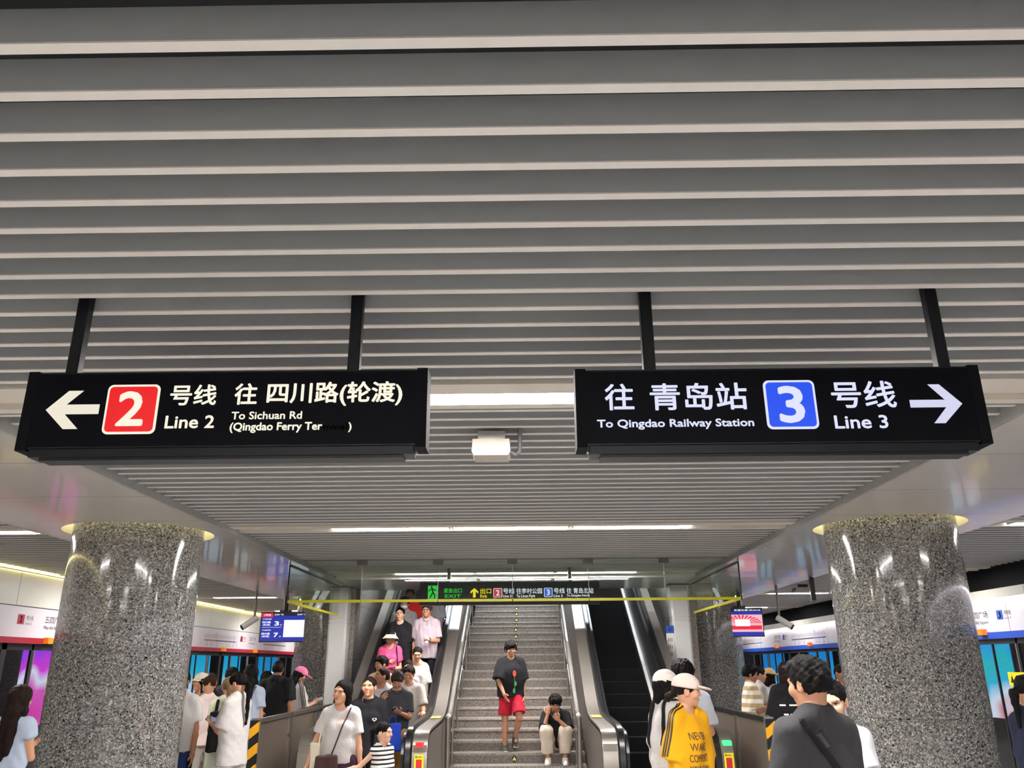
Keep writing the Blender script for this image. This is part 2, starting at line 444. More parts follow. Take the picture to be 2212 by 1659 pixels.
# soffit strips with a round opening for every column
COLS = [(-4.05, 8.61), (3.83, 8.57), (-4.05, 17.5), (3.83, 17.5)]
def soffit(x0, x1, cols, y0, y1, name):
    mb = MB(); z = 3.04; yy = y0
    for cx, cy in cols:
        a, b = cy-.95, cy+.95
        mb.add([(x0, yy, z), (x1, yy, z), (x1, a, z), (x0, a, z)], [(0, 1, 2, 3)]); yy = b
        n = 64; ring = []; outer = []
        for k in range(n):
            q = 2*PI*(k+.5)/n; c, s_ = math.cos(q), math.sin(q); ring.append((cx+.745*c, cy+.745*s_, z))
            tx = ((x1-cx) if c > 0 else (x0-cx))/c if abs(c) > 1e-6 else 1e9
            ty = .95/abs(s_) if abs(s_) > 1e-6 else 1e9
            t = min(tx, ty); outer.append((cx+t*c, cy+t*s_, z))
        mb.add(ring+outer, [(k, (k+1) % n, n+(k+1) % n, n+k) for k in range(n)])
        for px, py in ((x0, a), (x1, a), (x1, b), (x0, b)):       # corner fill
            near = sorted(range(n), key=lambda k: (outer[k][0]-px)**2+(outer[k][1]-py)**2)[:2]
            mb.add([(px, py, z), outer[near[0]], outer[near[1]]], [(0, 1, 2)])
    mb.add([(x0, yy, z), (x1, yy, z), (x1, y1, z), (x0, y1, z)], [(0, 1, 2, 3)])
    o = struct(O(name, mb, M_WHITE, smooth=0))
    return o
s1 = soffit(-5.08, -3.10, [COLS[0], COLS[2]], -8.9, 36, 'trim_1')
s2 = soffit(2.88, 4.88, [COLS[1], COLS[3]], -8.9, 36, 'trim_2')
O('edge_strip', MB().box(-3.105, -3.09, -8.9, 15.75, 3.04, 3.42).box(-5.09, -5.075, -8.9, 36, 3.04, 3.42), M_LIPGREY, s1)
O('edge_strip', MB().box(2.87, 2.885, -8.9, 15.75, 3.04, 3.42).box(4.875, 4.89, -8.9, 36, 3.04, 3.42), M_LIPGREY, s2)
M_CREAM = mat('opening collar', 'd9d4bf', .4, var=.03)
M_COVE = mat('cove lamp', 'ffffff', .4, var=0, emit='fff2c4', es=COVE)
side = ['left', 'right', 'left', 'right']; dist = ['nearer', 'nearer', 'farther', 'farther']
for i, (cx, cy) in enumerate(COLS):
    near = i < 2
    c = thing('column', f'{dist[i]} {side[i]} round column clad in polished speckled grey granite', 'column', (cx, cy, 0), rz=.7*i)
    O('shaft', MB().lathe([(.64, 0), (.64, 1.2), (.634, 1.203), (.634, 1.207), (.64, 1.21), (.64, 2.44), (.634, 2.443), (.634, 2.448), (.64, 2.451), (.64, 3.3), (0, 3.3)], 96), M_COL, c)
    O('base_ring', MB().lathe([(.66, 0), (.66, .12), (.64, .125), (.64, 0)], 64, closed=True), M_STEEL, c)
    r = tag(O('cove_light', MB().lathe([(.67, 3.30), (.74, 3.30), (.74, 3.32), (.67, 3.32)], 48, cx, cy, True), M_COVE), f'warm ring lamp in the ceiling opening around the {dist[i]} {side[i]} column', 'lamp', 'ring lamps above the columns')
    O('collar', MB().lathe([(.745, 3.041), (.745, 3.335), (.65, 3.335), (.65, 3.345), (.755, 3.345), (.755, 3.041)], 64, cx, cy, True), M_CREAM, r)

# ceiling lamps: panel across the hall with three tubes; shorter ones over the aisles
TUB = [(-2.05, -.79), (-.74, .50), (.55, 1.83)]
hall_names = {2: 'first row above the two direction signs', 3: 'second row halfway to the stairs', 4: 'third row just before the stair opening'}
pos3 = ['left', 'middle', 'right']
def lamp(x0, x1, y, z, label, group):
    t = thing('tube_lamp', label, 'lamp', ((x0+x1)/2, y+.255, z), 0, group)
    h = (x1-x0)/2
    O('diffuser', MB().prism(rrect(-h+.01, h-.01, -.095, .095, .03), -.012, .008), M_TUBE, t)
    for q in (-h, h): O('end_cap', MB().prism(rrect(q-.012, q+.012, -.085, .085, .01), -.01, .02), M_FIX, t)
for ri, (y, hall) in enumerate(ROWS):
    if hall:
        t = O('lamp_panel', MB().box(-3.09, 2.87, y, y+.16, 3.085, 3.2).box(-3.09, 2.87, y+.35, y+.43, 3.085, 3.2).box(-3.09, 2.87, y+.16, y+.35, 3.12, 3.2), M_FIX, ceil)
        if ri >= 1:
            for k, (x0, x1) in enumerate(TUB):
                if ri == 1: lab = f'{pos3[k]} ceiling tube lamp directly above the photographer, out of view'
                else: lab = f'{pos3[k]} ceiling tube lamp of the {hall_names[ri]}'
                lamp(x0, x1, y, 3.10, lab, 'tube lamps over the hall')
        else: lamp(-2.05, 1.83, y, 3.10, 'long ceiling tube lamp behind the photographer', 'tube lamps over the hall')
    for sd, x0, x1 in (('left', -6.62, -5.3), ('right', 5.25, 6.5)):
        xa, xb = (-7.36, -5.09) if sd == 'left' else (4.89, 7.36)
        O('lamp_panel', MB().box(xa, xb, y, y+.16, 3.085, 3.2).box(xa, xb, y+.35, y+.43, 3.085, 3.2).box(xa, xb, y+.16, y+.35, 3.12, 3.2), M_FIX, ceil)
        lamp(x0, x1, y, 3.10, f'{sd} aisle ceiling tube lamp, row {ri+1} counting from behind the camera', f'tube lamps over the {sd} aisle')

# ---------------------------------------------------------------- platform walls
EB = 1.0
M_HEADL = panel_mat('header white left', 'cfc8cd', .35, [(1, 3.9, 1.35, .012)])
M_HEADR = panel_mat('header white right', 'd2cfd5', .35, [(1, 3.9, 2.6, .012)])
M_UPW = panel_mat('upper wall', 'cfccc2', .4, [(1, 1.95, 1.4, .01)])
M_RED = mat('line red', '9b1f33', .35, var=.04)
M_BLUE = mat('line blue', '2a4fb0', .35, var=.04)
M_YST = mat('yellow strip lamp', 'ffffff', .4, var=0, emit='fff0a0', es=STRIPY)
M_WST = mat('white strip lamp', 'ffffff', .4, var=0, emit='fbf6ff', es=STRIPW)
mb = MB()
mb.m(0).box(-7.6, -7.45, -9, 36, 2.575, 3.06); mb.m(1).box(-7.6, -7.46, -9, 36, 2.555, 2.58); mb.m(2).box(-7.6, -7.44, -9, 36, 2.125, 2.56)
mb.m(3).box(-7.6, -7.40, -9, 36, 2.04, 2.125); mb.m(0).box(-7.44, -7.36, -9, 36, 3.10, 3.14); mb.m(1).box(-7.6, -7.36, -9, 36, 3.14, 3.42)
wl = struct(O('wall_left', mb, [M_UPW, M_BLACK, M_HEADL, M_RED]))
O('strip_lamp', MB().box(-7.435, -7.415, -9, 36, 3.07, 3.09), M_YST, wl)
mb = MB()
mb.m(1).box(7.62, 7.75, -9, 36, 2.76, 3.42); mb.m(0).box(7.3, 7.75, -9, 36, 2.62, 2.76)
mb.m(2).box(7.42, 7.6, -9, 36, 2.13, 2.62); mb.m(3).box(7.37, 7.6, -9, 36, 2.03, 2.13); mb.m(1).box(7.355, 7.365, -9, 36, 3.09, 3.42)
wr = struct(O('wall_right', mb, [M_UPW, M_VOID, M_HEADR, M_BLUE]))
O('strip_lamp', MB().box(7.33, 7.41, -9, 36, 2.605, 2.618), M_WST, wr)
M_INK = mat('dark ink', '2a282c', .6, var=0)
M_INKL = mat('grey ink', '7d797f', .6, var=0)
M_WTX = mat('white ink', 'f2f0f2', .6, var=0)
def header_text(par, sgn, x, yc, big, line, ink, mband, detail):
    """station name, line badge: yc = where the reader's left edge of the badge is along the wall; readers' right is +Y on the left wall, -Y on the right"""
    d = 1 if sgn > 0 else -1; fl = False
    def B(u0, u1): return (yc+d*u0, yc+d*u1)
    fn = planeX(x, sgn)
    mb = MB(); mb.m(0); a, b = B(0, .17); poly(mb, [(a, 2.31), (b, 2.31), (b, 2.45), (a, 2.45)], fn, .003)
    mb.m(1); put_text(mb, line, (*B(.055, .115), 2.33, 2.43), lambda u, v, q: fn(u, v, .006), .03)
    mb.m(2); put_text(mb, '号线', (*B(.21, .40), 2.37, 2.44), lambda u, v, q: fn(u, v, .004), .0); put_text(mb, 'Line '+line, (*B(.21, .38), 2.31, 2.345), lambda u, v, q: fn(u, v, .004))
    put_text(mb, '五四广场', (*B(*big), 2.35, 2.46), lambda u, v, q: fn(u, v, .004), .0); put_text(mb, 'May 4th Square', (*B(big[0]+.0, big[1]-.02), 2.25, 2.315), lambda u, v, q: fn(u, v, .004), .0)
    O('lettering', mb, [mband, M_WTX, M_INK], par, smooth=0)
def route_map(par, sgn, x, y0, y1, mband, split, first):
    fn = planeX(x, sgn); mb = MB(); n = 24; L = y1-y0
    for i in range(n):
        u = y0+L*(i+.1)/n; u2 = y0+L*(i+.9)/n; on = (i < split) == first
        mb.m(0 if on else 1); poly(mb, [(u, 2.275), (u2, 2.275), (u2, 2.305), (u, 2.305)], fn, .003)
        t = abs(L)/n*.12*(1 if L > 0 else -1)
        mb.m(0 if i == split else 2); h = .07+.05*((i*7) % 5)/5+(.06 if i == split else 0)
        poly(mb, [(u, 2.34), (u+2.2*t, 2.34), (u+5*t, 2.34+h), (u+2.8*t, 2.34+h)], fn, .003)
        if i in (2, 5, 9, 17, 19, 22):
            mb.m(2); poly(mb, [(u, 2.19), (u+1.5*t, 2.19), (u+1.5*t, 2.275), (u, 2.275)], fn, .003)
            poly(mb, [(u-t, 2.165), (u+3*t, 2.165), (u+3*t, 2.195), (u-t, 2.195)], fn, .003)
    O('route_map', mb, [mband, M_INK, M_INKL], par, smooth=0)
header_text(wl, 1, -7.44, 12.33, (.72, 1.25), '2', M_INK, M_RED, 1)
header_text(wl, 1, -7.44, 22.3, (.72, 1.25), '2', M_INK, M_RED, 1)
header_text(wl, 1, -7.44, 31.0, (.72, 1.25), '2', M_INK, M_RED, 1)
route_map(wl, 1, -7.44, 19.75, 21.95, M_RED, 8, True); route_map(wl, 1, -7.44, 24.3, 26.6, M_RED, 8, True)
header_text(wr, -1, 7.42, 13.30, (-.82, -.25), '3', M_INK, M_BLUE, 1)
header_text(wr, -1, 7.42, 24.4, (-.82, -.25), '3', M_INK, M_BLUE, 1)
route_map(wr, -1, 7.42, 23.6, 20.9, M_BLUE, 16, False); route_map(wr, -1, 7.42, 29.4, 26.5, M_BLUE, 16, False)
M_ORANGE = mat('orange lens', 'e07a1c', .3, var=.05, emit='ff8a20', es=.35)
for sd, x, ys in (('left', -7.36, (13.1, 20.9, 23.4, 28.6)), ('right', 7.33, (13.65, 21.9, 24.8, 30.4))):
    for k, y in enumerate(ys):
        t = thing('indicator_lamp', f'orange door lamp on the {"red" if sd=="left" else "blue"} band, number {k+1} from the near end', 'indicator lamp', (x, y, 2.085 if sd == 'left' else 2.13), 0, f'orange door lamps on the {sd} platform wall')
        O('lens', MB().box(-.04, .04, -.07, .07, -.04, .05), M_ORANGE, t); O('mount', MB().box(-.045, .045, -.075, .075, -.05, -.04), M_BLACK, t)
# platform screen doors
M_DFR = mat('door frame', '2b2b30', .35, var=.1)
M_DALU = mat('door edge aluminium', 'b7b7bc', .3, .8, var=.05)
n = 0
for sd, x, sg in (('left', -7.5, 1), ('right', 7.45, -1)):
    for k in range(13):
        y = -2.6+k*2.95; n += 1
        mb = MB(); mb.m(0)
        for yy, ww in ((y, .12), (y+.76, .05), (y+2.2, .05)): mb.box(x-.02, x+.02, yy, yy+ww, 0, 2.04)
        mb.box(x-.015, x+.015, y+1.47, y+1.50, 0, 2.04)
        mb.box(x-.02, x+.02, y, y+2.95, 1.95, 2.04).box(x-.02, x+.02, y, y+2.95, 0, .12)
        mb.m(1).box(x-.022, x+.03, y+.81, y+.83, .12, 1.95).box(x-.022, x+.03, y+2.17, y+2.19, .12, 1.95)
        d = struct(O(f'door_{n}', mb, [M_DFR, M_DALU]))
        for a, b in ((y+.12, y+.76), (y+.83, y+1.47), (y+1.50, y+2.17), (y+2.25, y+2.95)):
            O('glass_pane', MB().box(x-.005, x+.005, a, b, .12, 1.95), M_GLASSP, d)
# tunnel beyond the doors
M_TUN = mat('tunnel wall', '3a3d44', .8, var=.2)
struct(O('trim_3', MB().box(-9.9, -9.7, -9, 36, -1, 3.5).box(-9.8, -7.55, -9, 36, -1, -.9), M_TUN)); struct(O('trim_4', MB().box(9.65, 9.85, -9, 36, -1, 3.5).box(7.55, 9.8, -9, 36, -1, -.9), M_TUN))
ADS = [('left', 16.3, 2.6, 'magenta and white', [(0, 'ff2fa8'), (.35, 'ff5ec4'), (.55, 'ffffff'), (.7, 'ff3fe0'), (1, '6a3cff')]),
       ('left', 24.7, 1.5, 'cyan fading to white nearer', [(0, 'ffffff'), (.4, 'd8fbff'), (.6, '39d4ee'), (1, '16b7e6')]),
       ('left', 27.4, 1.6, 'cyan fading to white middle', [(0, 'ffffff'), (.35, 'f8f4d0'), (.6, '39d4ee'), (1, '16b7e6')]),
       ('left', 31.0, 2.6, 'bright blue with white letters', [(0, 'e9fbff'), (.3, '59d4f4'), (.5, '1fb4ea'), (1, '169fe0')]),
       ('right', 16.9, 2.4, 'cyan and white nearest', [(0, 'ff5a6a'), (.2, 'ffffff'), (.4, '28c9e6'), (.7, '19d0c8'), (1, '1aa6ff')]),
       ('right', 26.6, 2.2, 'bright blue middle', [(0, 'e9fbff'), (.3, '49c8f4'), (1, '1597e8')]),
       ('right', 31.5, 2.8, 'bright blue farthest', [(0, 'f4fdff'), (.35, '59d0f4'), (.5, '1fa4ea'), (1, '1590e0')])]
for i, (sd, y, ln, lab, st) in enumerate(ADS):
    x = -9.66 if sd == 'left' else 9.61; sg = 1 if sd == 'left' else -1
    t = thing('light_box', f'{lab} lit poster box beyond the {sd} glass doors', 'light box', (x, y, 0), 0, 'lit poster boxes beyond the platform doors')
    O('housing', MB().box(-.05, .05, -.06, ln+.06, .55, 2.12), M_DFR, t)
    O('lit_poster', MB().box(sg*.052-.006, sg*.052+.006, 0, ln, .62, 2.05), grad_emit('poster '+lab, st, ADL, 2, .62, 2.05, .9 if i in (0, 4) else .25, 1.3), t)
    if 'letters' in lab:
        mb = MB(); put_text(mb, 'ERC', (.7, 1.9, 1.15, 1.5), planeX(sg*.06, sg), .03); O('lettering', mb, mat('poster letters', 'ffffff', .5, var=0, emit='ffffff', es=1.2), t, smooth=0)
# yellow stickers on the door glass
M_YEL = mat('sticker yellow', 'e8d21a', .5, var=.03)
for lab, x, y, sg in (('left', -7.44, 11.55, 1), ('left', -7.44, 13.7, 1), ('right', 7.39, 12.95, -1)):
    t = thing('warning_sticker', f'small yellow warning sticker on the {lab} platform door glass'+(', beside the magenta poster' if y == 13.7 else (', near the picture edge' if lab == 'left' else '')), 'sticker', (x, y, 1.44))
    O('sheet', MB().box(-.004, .004, -.3, .3, -.1, .1), M_YEL, t)
    mb = MB(); fn = planeX(sg*.005, sg)
    for k in range(2):
        u = sg*(-.2+.14*k); poly(mb, [(u-.05, -.05), (u+.05, -.05), (u, .06)][::sg], fn)
    put_text(mb, '当心夹手', (sg*.05, sg*.26, .0, .06), fn); put_text(mb, '禁止倚靠', (sg*.05, sg*.26, -.07, -.01), fn)
    O('lettering', mb, M_BLACK, t, smooth=0)
# ================================================================ SIGNS, SCREENS, CAMERAS
def emis(name, c, s=1.0): return mat(name, '0a0a0a', .5, var=0, emit=c, es=s)
M_HOUS = mat('sign housing', '101216', .45, var=.05, spec=.25)
M_FACE = mat('sign face', '04060c', .55, var=0, spec=.08)
YF = 3.0175
def dsign(name, label, x0, x1, z0, z1, hang, txts, badge, bcol, digit, arrow, tcol, tname):
    t = thing(name, label, 'sign', ((x0+x1)/2, YF+.06, (z0+z1)/2), 0)
    cx, cz = (x0+x1)/2, (z0+z1)/2; Y0 = YF+.06
    L = lambda u, v, d: (u-cx, YF-d-Y0, v-cz)
    fy = YF-Y0
    O('housing', MB().box(x0+.01-cx, x1-.01-cx, fy+.006, .05, z0+.006-cz, z1-.004-cz), M_HOUS, t)
    O('face_panel', MB().box(x0+.04-cx, x1-.04-cx, fy+.001, fy+.006, z0+.012-cz, z1-.012-cz), M_FACE, t)
    for s_, xe in ((1, x0), (-1, x1)):
        O('end_cap', MB().box(min(xe, xe+s_*.042)-cx, max(xe, xe+s_*.042)-cx, fy, .055, z0-.004-cz, z1-cz), mat('end cap', '0b0c0f', .75, var=.05, spec=.08), t)
    O('bottom_rail', MB().box(x0+.05-cx, x1-.05-cx, fy+.012, .045, z0-.028-cz, z0+.004-cz).box(x0+.09-cx, x1-.09-cx, fy+.02, .04, z0-.04-cz, z0-.026-cz), M_HOUS, t)
    for hx_ in hang:
        O('hanger', MB().bbox(hx_-.024-cx, hx_+.024-cx, -.045, .005, z1-.01-cz, 3.2-cz, .006), M_HOUS, t)
    mt = emis(tname, tcol, 1.0)
    ar = MB(); ar.prism([(a-cx, b-cz) for a, b in arrow], fy-.002, fy+.002, 1); O('arrow', ar, emis(tname+' arrow', tcol, .88), t, smooth=0)
    bx0, bx1, bz0, bz1 = badge
    b = O('line_badge', MB().prism([(u-cx, v-cz) for u, v in rrect(bx0, bx1, bz0, bz1, .022)], fy-.002, fy+.002, 1), mt, t, smooth=0)
    O('badge_field', MB().prism([(u-cx, v-cz) for u, v in rrect(bx0+.009, bx1-.009, bz0+.009, bz1-.009, .016)], fy-.004, fy, 1), emis('badge '+bcol, bcol, 1.0), b, smooth=0)
    mb = MB(); put_text(mb, digit[0], digit[1], lambda u, v, d: L(u, v, .0048), .035); O('digit', mb, mt, b, smooth=0)
    for body, box, bold in txts:
        mb = MB(); put_text(mb, body, box, lambda u, v, d: L(u, v, .002), bold)
        O('lettering', mb, mat('unlit letters', '1a0d0c', .5, var=0) if body == 'minal' else mt, t, smooth=0)
    return t
dsign('direction_sign', 'black hanging sign to Line 2 with red badge and left arrow', -1.955, -.366, 2.495, 2.814, (-1.80, -.668),
    [('号线', (-1.378, -1.194, 2.667, 2.753), .022), ('Line 2', (-1.384, -1.191, 2.573, 2.626), .03), ('往', (-1.124, -1.034, 2.667, 2.756), .022),
     ('四川路(轮渡)', (-.996, -.463, 2.658, 2.759), .022), ('To Sichuan Rd', (-1.127, -.851, 2.607, 2.639), .03),
     ('(Qingdao Ferry Ter', (-1.129, -.769, 2.552, 2.595), .03), ('minal', (-.765, -.672, 2.561, 2.588), .03), (')', (-.668, -.655, 2.551, 2.592), .03)],
    (-1.627, -1.42, 2.553, 2.755), 'f00a14', ('2', (-1.578, -1.471, 2.584, 2.727)),
    [(-1.861, 2.654), (-1.781, 2.732), (-1.724, 2.732), (-1.784, 2.675), (-1.652, 2.675), (-1.652, 2.636), (-1.784, 2.636), (-1.724, 2.576), (-1.781, 2.576)], 'fbf3df', 'sign letters warm')
dsign('direction_sign', 'black hanging sign to Line 3 with blue badge and right arrow', .215, 1.798, 2.487, 2.802, (.515, 1.68),
    [('往', (.328, .442, 2.629, 2.738), .018), ('青岛站', (.504, .882, 2.627, 2.738), .018), ('To Qingdao Railway Station', (.294, .898, 2.550, 2.592), .03),
     ('号线', (1.208, 1.457, 2.629, 2.739), .018), ('Line 3', (1.206, 1.411, 2.546, 2.600), .03)],
    (.948, 1.147, 2.547, 2.745), '0a4cf0', ('3', (.998, 1.099, 2.570, 2.721)),
    [(1.708, 2.642), (1.631, 2.722), (1.588, 2.722), (1.645, 2.659), (1.508, 2.659), (1.508, 2.629), (1.645, 2.629), (1.588, 2.565), (1.631, 2.565)], 'dfe2fc', 'sign letters cool')
# exit sign beyond the smoke curtain
t = thing('exit_sign', 'long black exit sign hanging before the stairs with a green running man', 'sign', (0, 12.62, 0))
O('housing', MB().box(-1.553, 1.16, -.02, .12, 2.55, 2.885), M_HOUS, t)
for hx_ in (-1.12, .72): O('hanger', MB().tube([(hx_, .05, 2.88), (hx_, .05, 3.2)], .03, 12), M_STEELD, t)
E_ = lambda u, v, d: (u, -.022-d, v)
mg, my, mw = emis('sign green', '22d63c', .9), emis('sign yellow', 'f6e600', 1.0), emis('sign white', 'f2f2fa', .95)
mb = MB(); poly(mb, [(-1.43, 2.63), (-1.285, 2.63), (-1.285, 2.835), (-1.43, 2.835)], E_)
p = O('exit_pictogram', mb, mg, t, smooth=0)
mb = MB()
for pts in ([(-1.38, 2.80), (-1.355, 2.80), (-1.34, 2.735), (-1.365, 2.725)], [(-1.365, 2.735), (-1.34, 2.735), (-1.31, 2.69), (-1.33, 2.68)], [(-1.365, 2.735), (-1.35, 2.72), (-1.39, 2.65), (-1.41, 2.655)], [(-1.33, 2.69), (-1.315, 2.69), (-1.32, 2.645), (-1.34, 2.645)], [(-1.38, 2.795), (-1.375, 2.775), (-1.42, 2.745), (-1.425, 2.76)], [(-1.355, 2.79), (-1.35, 2.77), (-1.305, 2.755), (-1.303, 2.77)], [(-1.375+.016*math.cos(a*PI/5), 2.815+.016*math.sin(a*PI/5)) for a in range(10)]): poly(mb, pts, E_, .003)
O('running_figure', mb, M_BLACK, p, smooth=0)
def sgt(body, box, m, bold=.012):
    mb = MB(); put_text(mb, body, box, lambda u, v, d: E_(u, v, .002), bold); O('lettering', mb, m, t, smooth=0)
sgt('紧急出口', (-1.19, -.915, 2.726, 2.794), mg); sgt('EXIT', (-1.172, -.93, 2.654, 2.702), mg, .02)
sgt('出口', (-.639, -.473, 2.709, 2.79), my); sgt('Exit', (-.639, -.536, 2.655, 2.697), my, .03)
ax = -.728
mb = MB(); poly(mb, [(ax-.02, 2.655), (ax+.02, 2.655), (ax+.02, 2.745), (ax+.058, 2.71), (ax+.058, 2.745), (ax, 2.793), (ax-.058, 2.745), (ax-.058, 2.71), (ax-.02, 2.745)], E_, .002); O('arrow', mb, my, t, smooth=0)
for d, x0, x1, c in (('2', -.441, -.307, 'c8203c'), ('3', .322, .45, '2a5fd0')):
    mb = MB(); poly(mb, rrect(x0, x1, 2.654, 2.789, .015), E_, .002); b = O('line_badge', mb, mw, t, smooth=0)
    mb = MB(); poly(mb, rrect(x0+.008, x1-.008, 2.662, 2.781, .01), E_, .004); O('badge_field', mb, emis('far badge '+d, c, 1), b, smooth=0)
    mb = MB(); put_text(mb, d, (x0+.04, x1-.04, 2.68, 2.765), lambda u, v, q: E_(u, v, .006), .04); O('digit', mb, mw, b, smooth=0)
sgt('号线', (-.294, -.123, 2.709, 2.787), mw); sgt('Line 2', (-.295, -.166, 2.653, 2.693), mw, .03); sgt('往李村公园', (-.094, .294, 2.706, 2.786), mw); sgt('To Licun Park', (-.094, .189, 2.652, 2.693), mw, .03)
sgt('号线', (.47, .634, 2.706, 2.786), mw); sgt('Line 3', (.468, .601, 2.652, 2.692), mw, .03); sgt('往 青岛北站', (.664, 1.068, 2.703, 2.785), mw); sgt('To Qingdao North', (.662, 1.007, 2.65, 2.691), mw, .03); sgt('Railway Station', (.662, .95, 2.60, 2.64), mw, .03)

# wireless box between the two signs
t = thing('ceiling_antenna_box', 'small off-white box with a grey conduit under the slats between the two signs', 'ceiling device', (-.187, 4.98, 3.0))
O('case', MB().prism([(-.12, -.05), (-.115, .03), (.115, .03), (.12, -.05), (.105, -.075), (-.105, -.075)], -.09, .10, 1), mat('device plastic', 'a39b8e', .5, var=.02), t)
O('bracket', MB().box(-.085, .085, -.02, .06, .03, .1), M_WPLAIN, t)
O('conduit', MB().tube([(.12, .02, -.03), (.15, .02, -.045), (.175, .02, -.03), (.18, .01, .02), (.18, -.02, .1), (.18, -.05, .2)], .014, 10), mat('conduit grey', '5b5b5c', .5), t)
t = thing('ceiling_antenna_box', 'flat grey box under the right aisle slats, left of the nearer right column', 'ceiling device', (5.32, 15.9, 3.02))
O('case', MB().prism([(-.19, -.06), (-.16, .02), (.16, .02), (.19, -.06)], -.12, .12, 1), mat('grey plastic', 'a09d98', .4), t); O('bracket', MB().box(-.08, .08, -.05, .05, .02, .1), M_BLACK, t)

# cameras
def camera_thing(x, y, zt, zc, ang, label):
    t = thing('security_camera', label, 'security camera', (x, y, zc))
    O('pole', MB().tube([(0, 0, .05), (0, 0, zt-zc)], .022, 10), M_STEELD, t); O('joint', MB().ball((0, 0, .03), .035), M_STEELD, t)
    c, s_ = math.cos(ang), math.sin(ang); ax = Vector((c*.8, s_*.8, -.55)).normalized()
    p0 = -.05*ax; p1 = .26*ax
    b = O('barrel', MB().tube([p0, p1], .055, 16), mat('camera shell', 'c9c7c4', .35), t)
    O('lens', MB().tube([p1, p1+.012*ax], .05, 16), M_BLACK, b)
camera_thing(-4.98, 15.6, 3.2, 2.52, math.radians(215), 'left aisle bullet camera on a ceiling pole pointing down left')
camera_thing(4.66, 15.4, 3.05, 2.45, math.radians(-35), 'right aisle bullet camera on a long ceiling pole pointing down right')

# screens
def tv(x0, x1, y, z0, z1, label, kind):
    cx, cz = (x0+x1)/2, (z0+z1)/2; t = thing('information_screen', label, 'screen', (cx, y, cz))
    w2, h2 = (x1-x0)/2, (z1-z0)/2; fy = -.035
    O('case', MB().box(-w2-.02, w2+.02, -.03, .06, -h2-.02, h2+.02), M_BLACK, t)
    O('mount', MB().tube([(0, .02, h2), (0, .02, 3.2-cz)], .045, 12).box(-.12, .12, 0, .05, h2, h2+.06), M_BLACK, t)
    q = lambda u, v, d: (u*w2, fy-d, v*h2)
    def R(mb, u0, u1, v0, v1, d=.0): poly(mb, [(u0, v0), (u1, v0), (u1, v1), (u0, v1)], q, d)
    mb = MB()
    bl, nv, wh, rd, cy = emis('screen blue', '1c2fae', .9), emis('screen navy', '0b1030', .9), emis('screen white', 'f4f8ff', 1.1), emis('screen red', 'e8243c', 1), emis('screen pink', 'ffb6c4', 1.05)
    if kind == 'arrivals':
        R(mb.m(0), -1, 1, -1, 1); R(mb.m(1), -1, 1, .8, 1, .001); R(mb.m(3), -1, -.5, .72, 1, .002); R(mb.m(2), .0, 1, -.72, .5, .002)
        R(mb.m(2), -.95, -.1, -.03, -.01, .002)
        for v in (.62, -.17): put_text(mb, '下次列车', (-.95, -.55, v-.1, v), lambda a, b, d: q(a, b, .003), .02)
        put_text(mb, '2号线', (-.9, -.6, .8, .94), lambda a, b, d: q(a, b, .003), .02)
        for dg, v in (('3', .1), ('7', -.72)):
            put_text(mb, dg, (-.42, -.22, v, v+.32), lambda a, b, d: q(a, b, .003), .04); put_text(mb, '分', (-.18, -.08, v, v+.1), lambda a, b, d: q(a, b, .003), .02)
            put_text(mb, '四川路', (-.95, -.58, v+.17, v+.33), lambda a, b, d: q(a, b, .003), .02); put_text(mb, '(轮渡)', (-.93, -.6, v-.02, v+.13), lambda a, b, d: q(a, b, .003), .02)
        for u in (-.45, .55): put_text(mb, '五四广场', (u, u+.4, .83, .95), lambda a, b, d: q(a, b, .003), .01)
    else:
        R(mb.m(0), -1, 1, -1, 1); R(mb.m(1), -1, 1, .78, 1, .001); R(mb.m(4), -1, 1, -.72, .55, .002)
        put_text(mb.m(2), '轨道交通 08:26:43', (-.3, .95, .82, .95), lambda a, b, d: q(a, b, .003), .02)
        mb.m(3)
        for k in range(14):
            a = PI*(k+.5)/14; poly(mb, [(.1*math.cos(a), -.1+.1*math.sin(a)), (.95*math.cos(a-.06), max(-.1, -.1+.62*math.sin(a-.06))), (.95*math.cos(a+.06), -.1+.62*math.sin(a+.06))], q, .003)
        R(mb, -.95, .95, -.55, -.25, .003); R(mb.m(2), -.3, .4, -.3, .2, .004)
    O('display', mb, [bl, nv, wh, rd, cy], t, smooth=0)
tv(-5.27, -4.35, 17.0, 2.17, 2.71, 'hanging arrivals screen with blue panel beside the farther left column', 'arrivals')
tv(3.95, 4.79, 17.0, 2.21, 2.73, 'hanging screen with a pink picture beside the farther right column', 'picture')
t = thing('information_screen', 'black hanging screen seen edge on beside the nearer right column', 'screen', (4.80, 13.9, 2.86)); t.rotation_euler = (0, 0, math.radians(73))
O('case', MB().box(-.3, .3, -.035, .035, -.21, .15), M_BLACK, t); O('mount', MB().tube([(0, 0, .14), (0, 0, .34)], .03), M_BLACK, t)

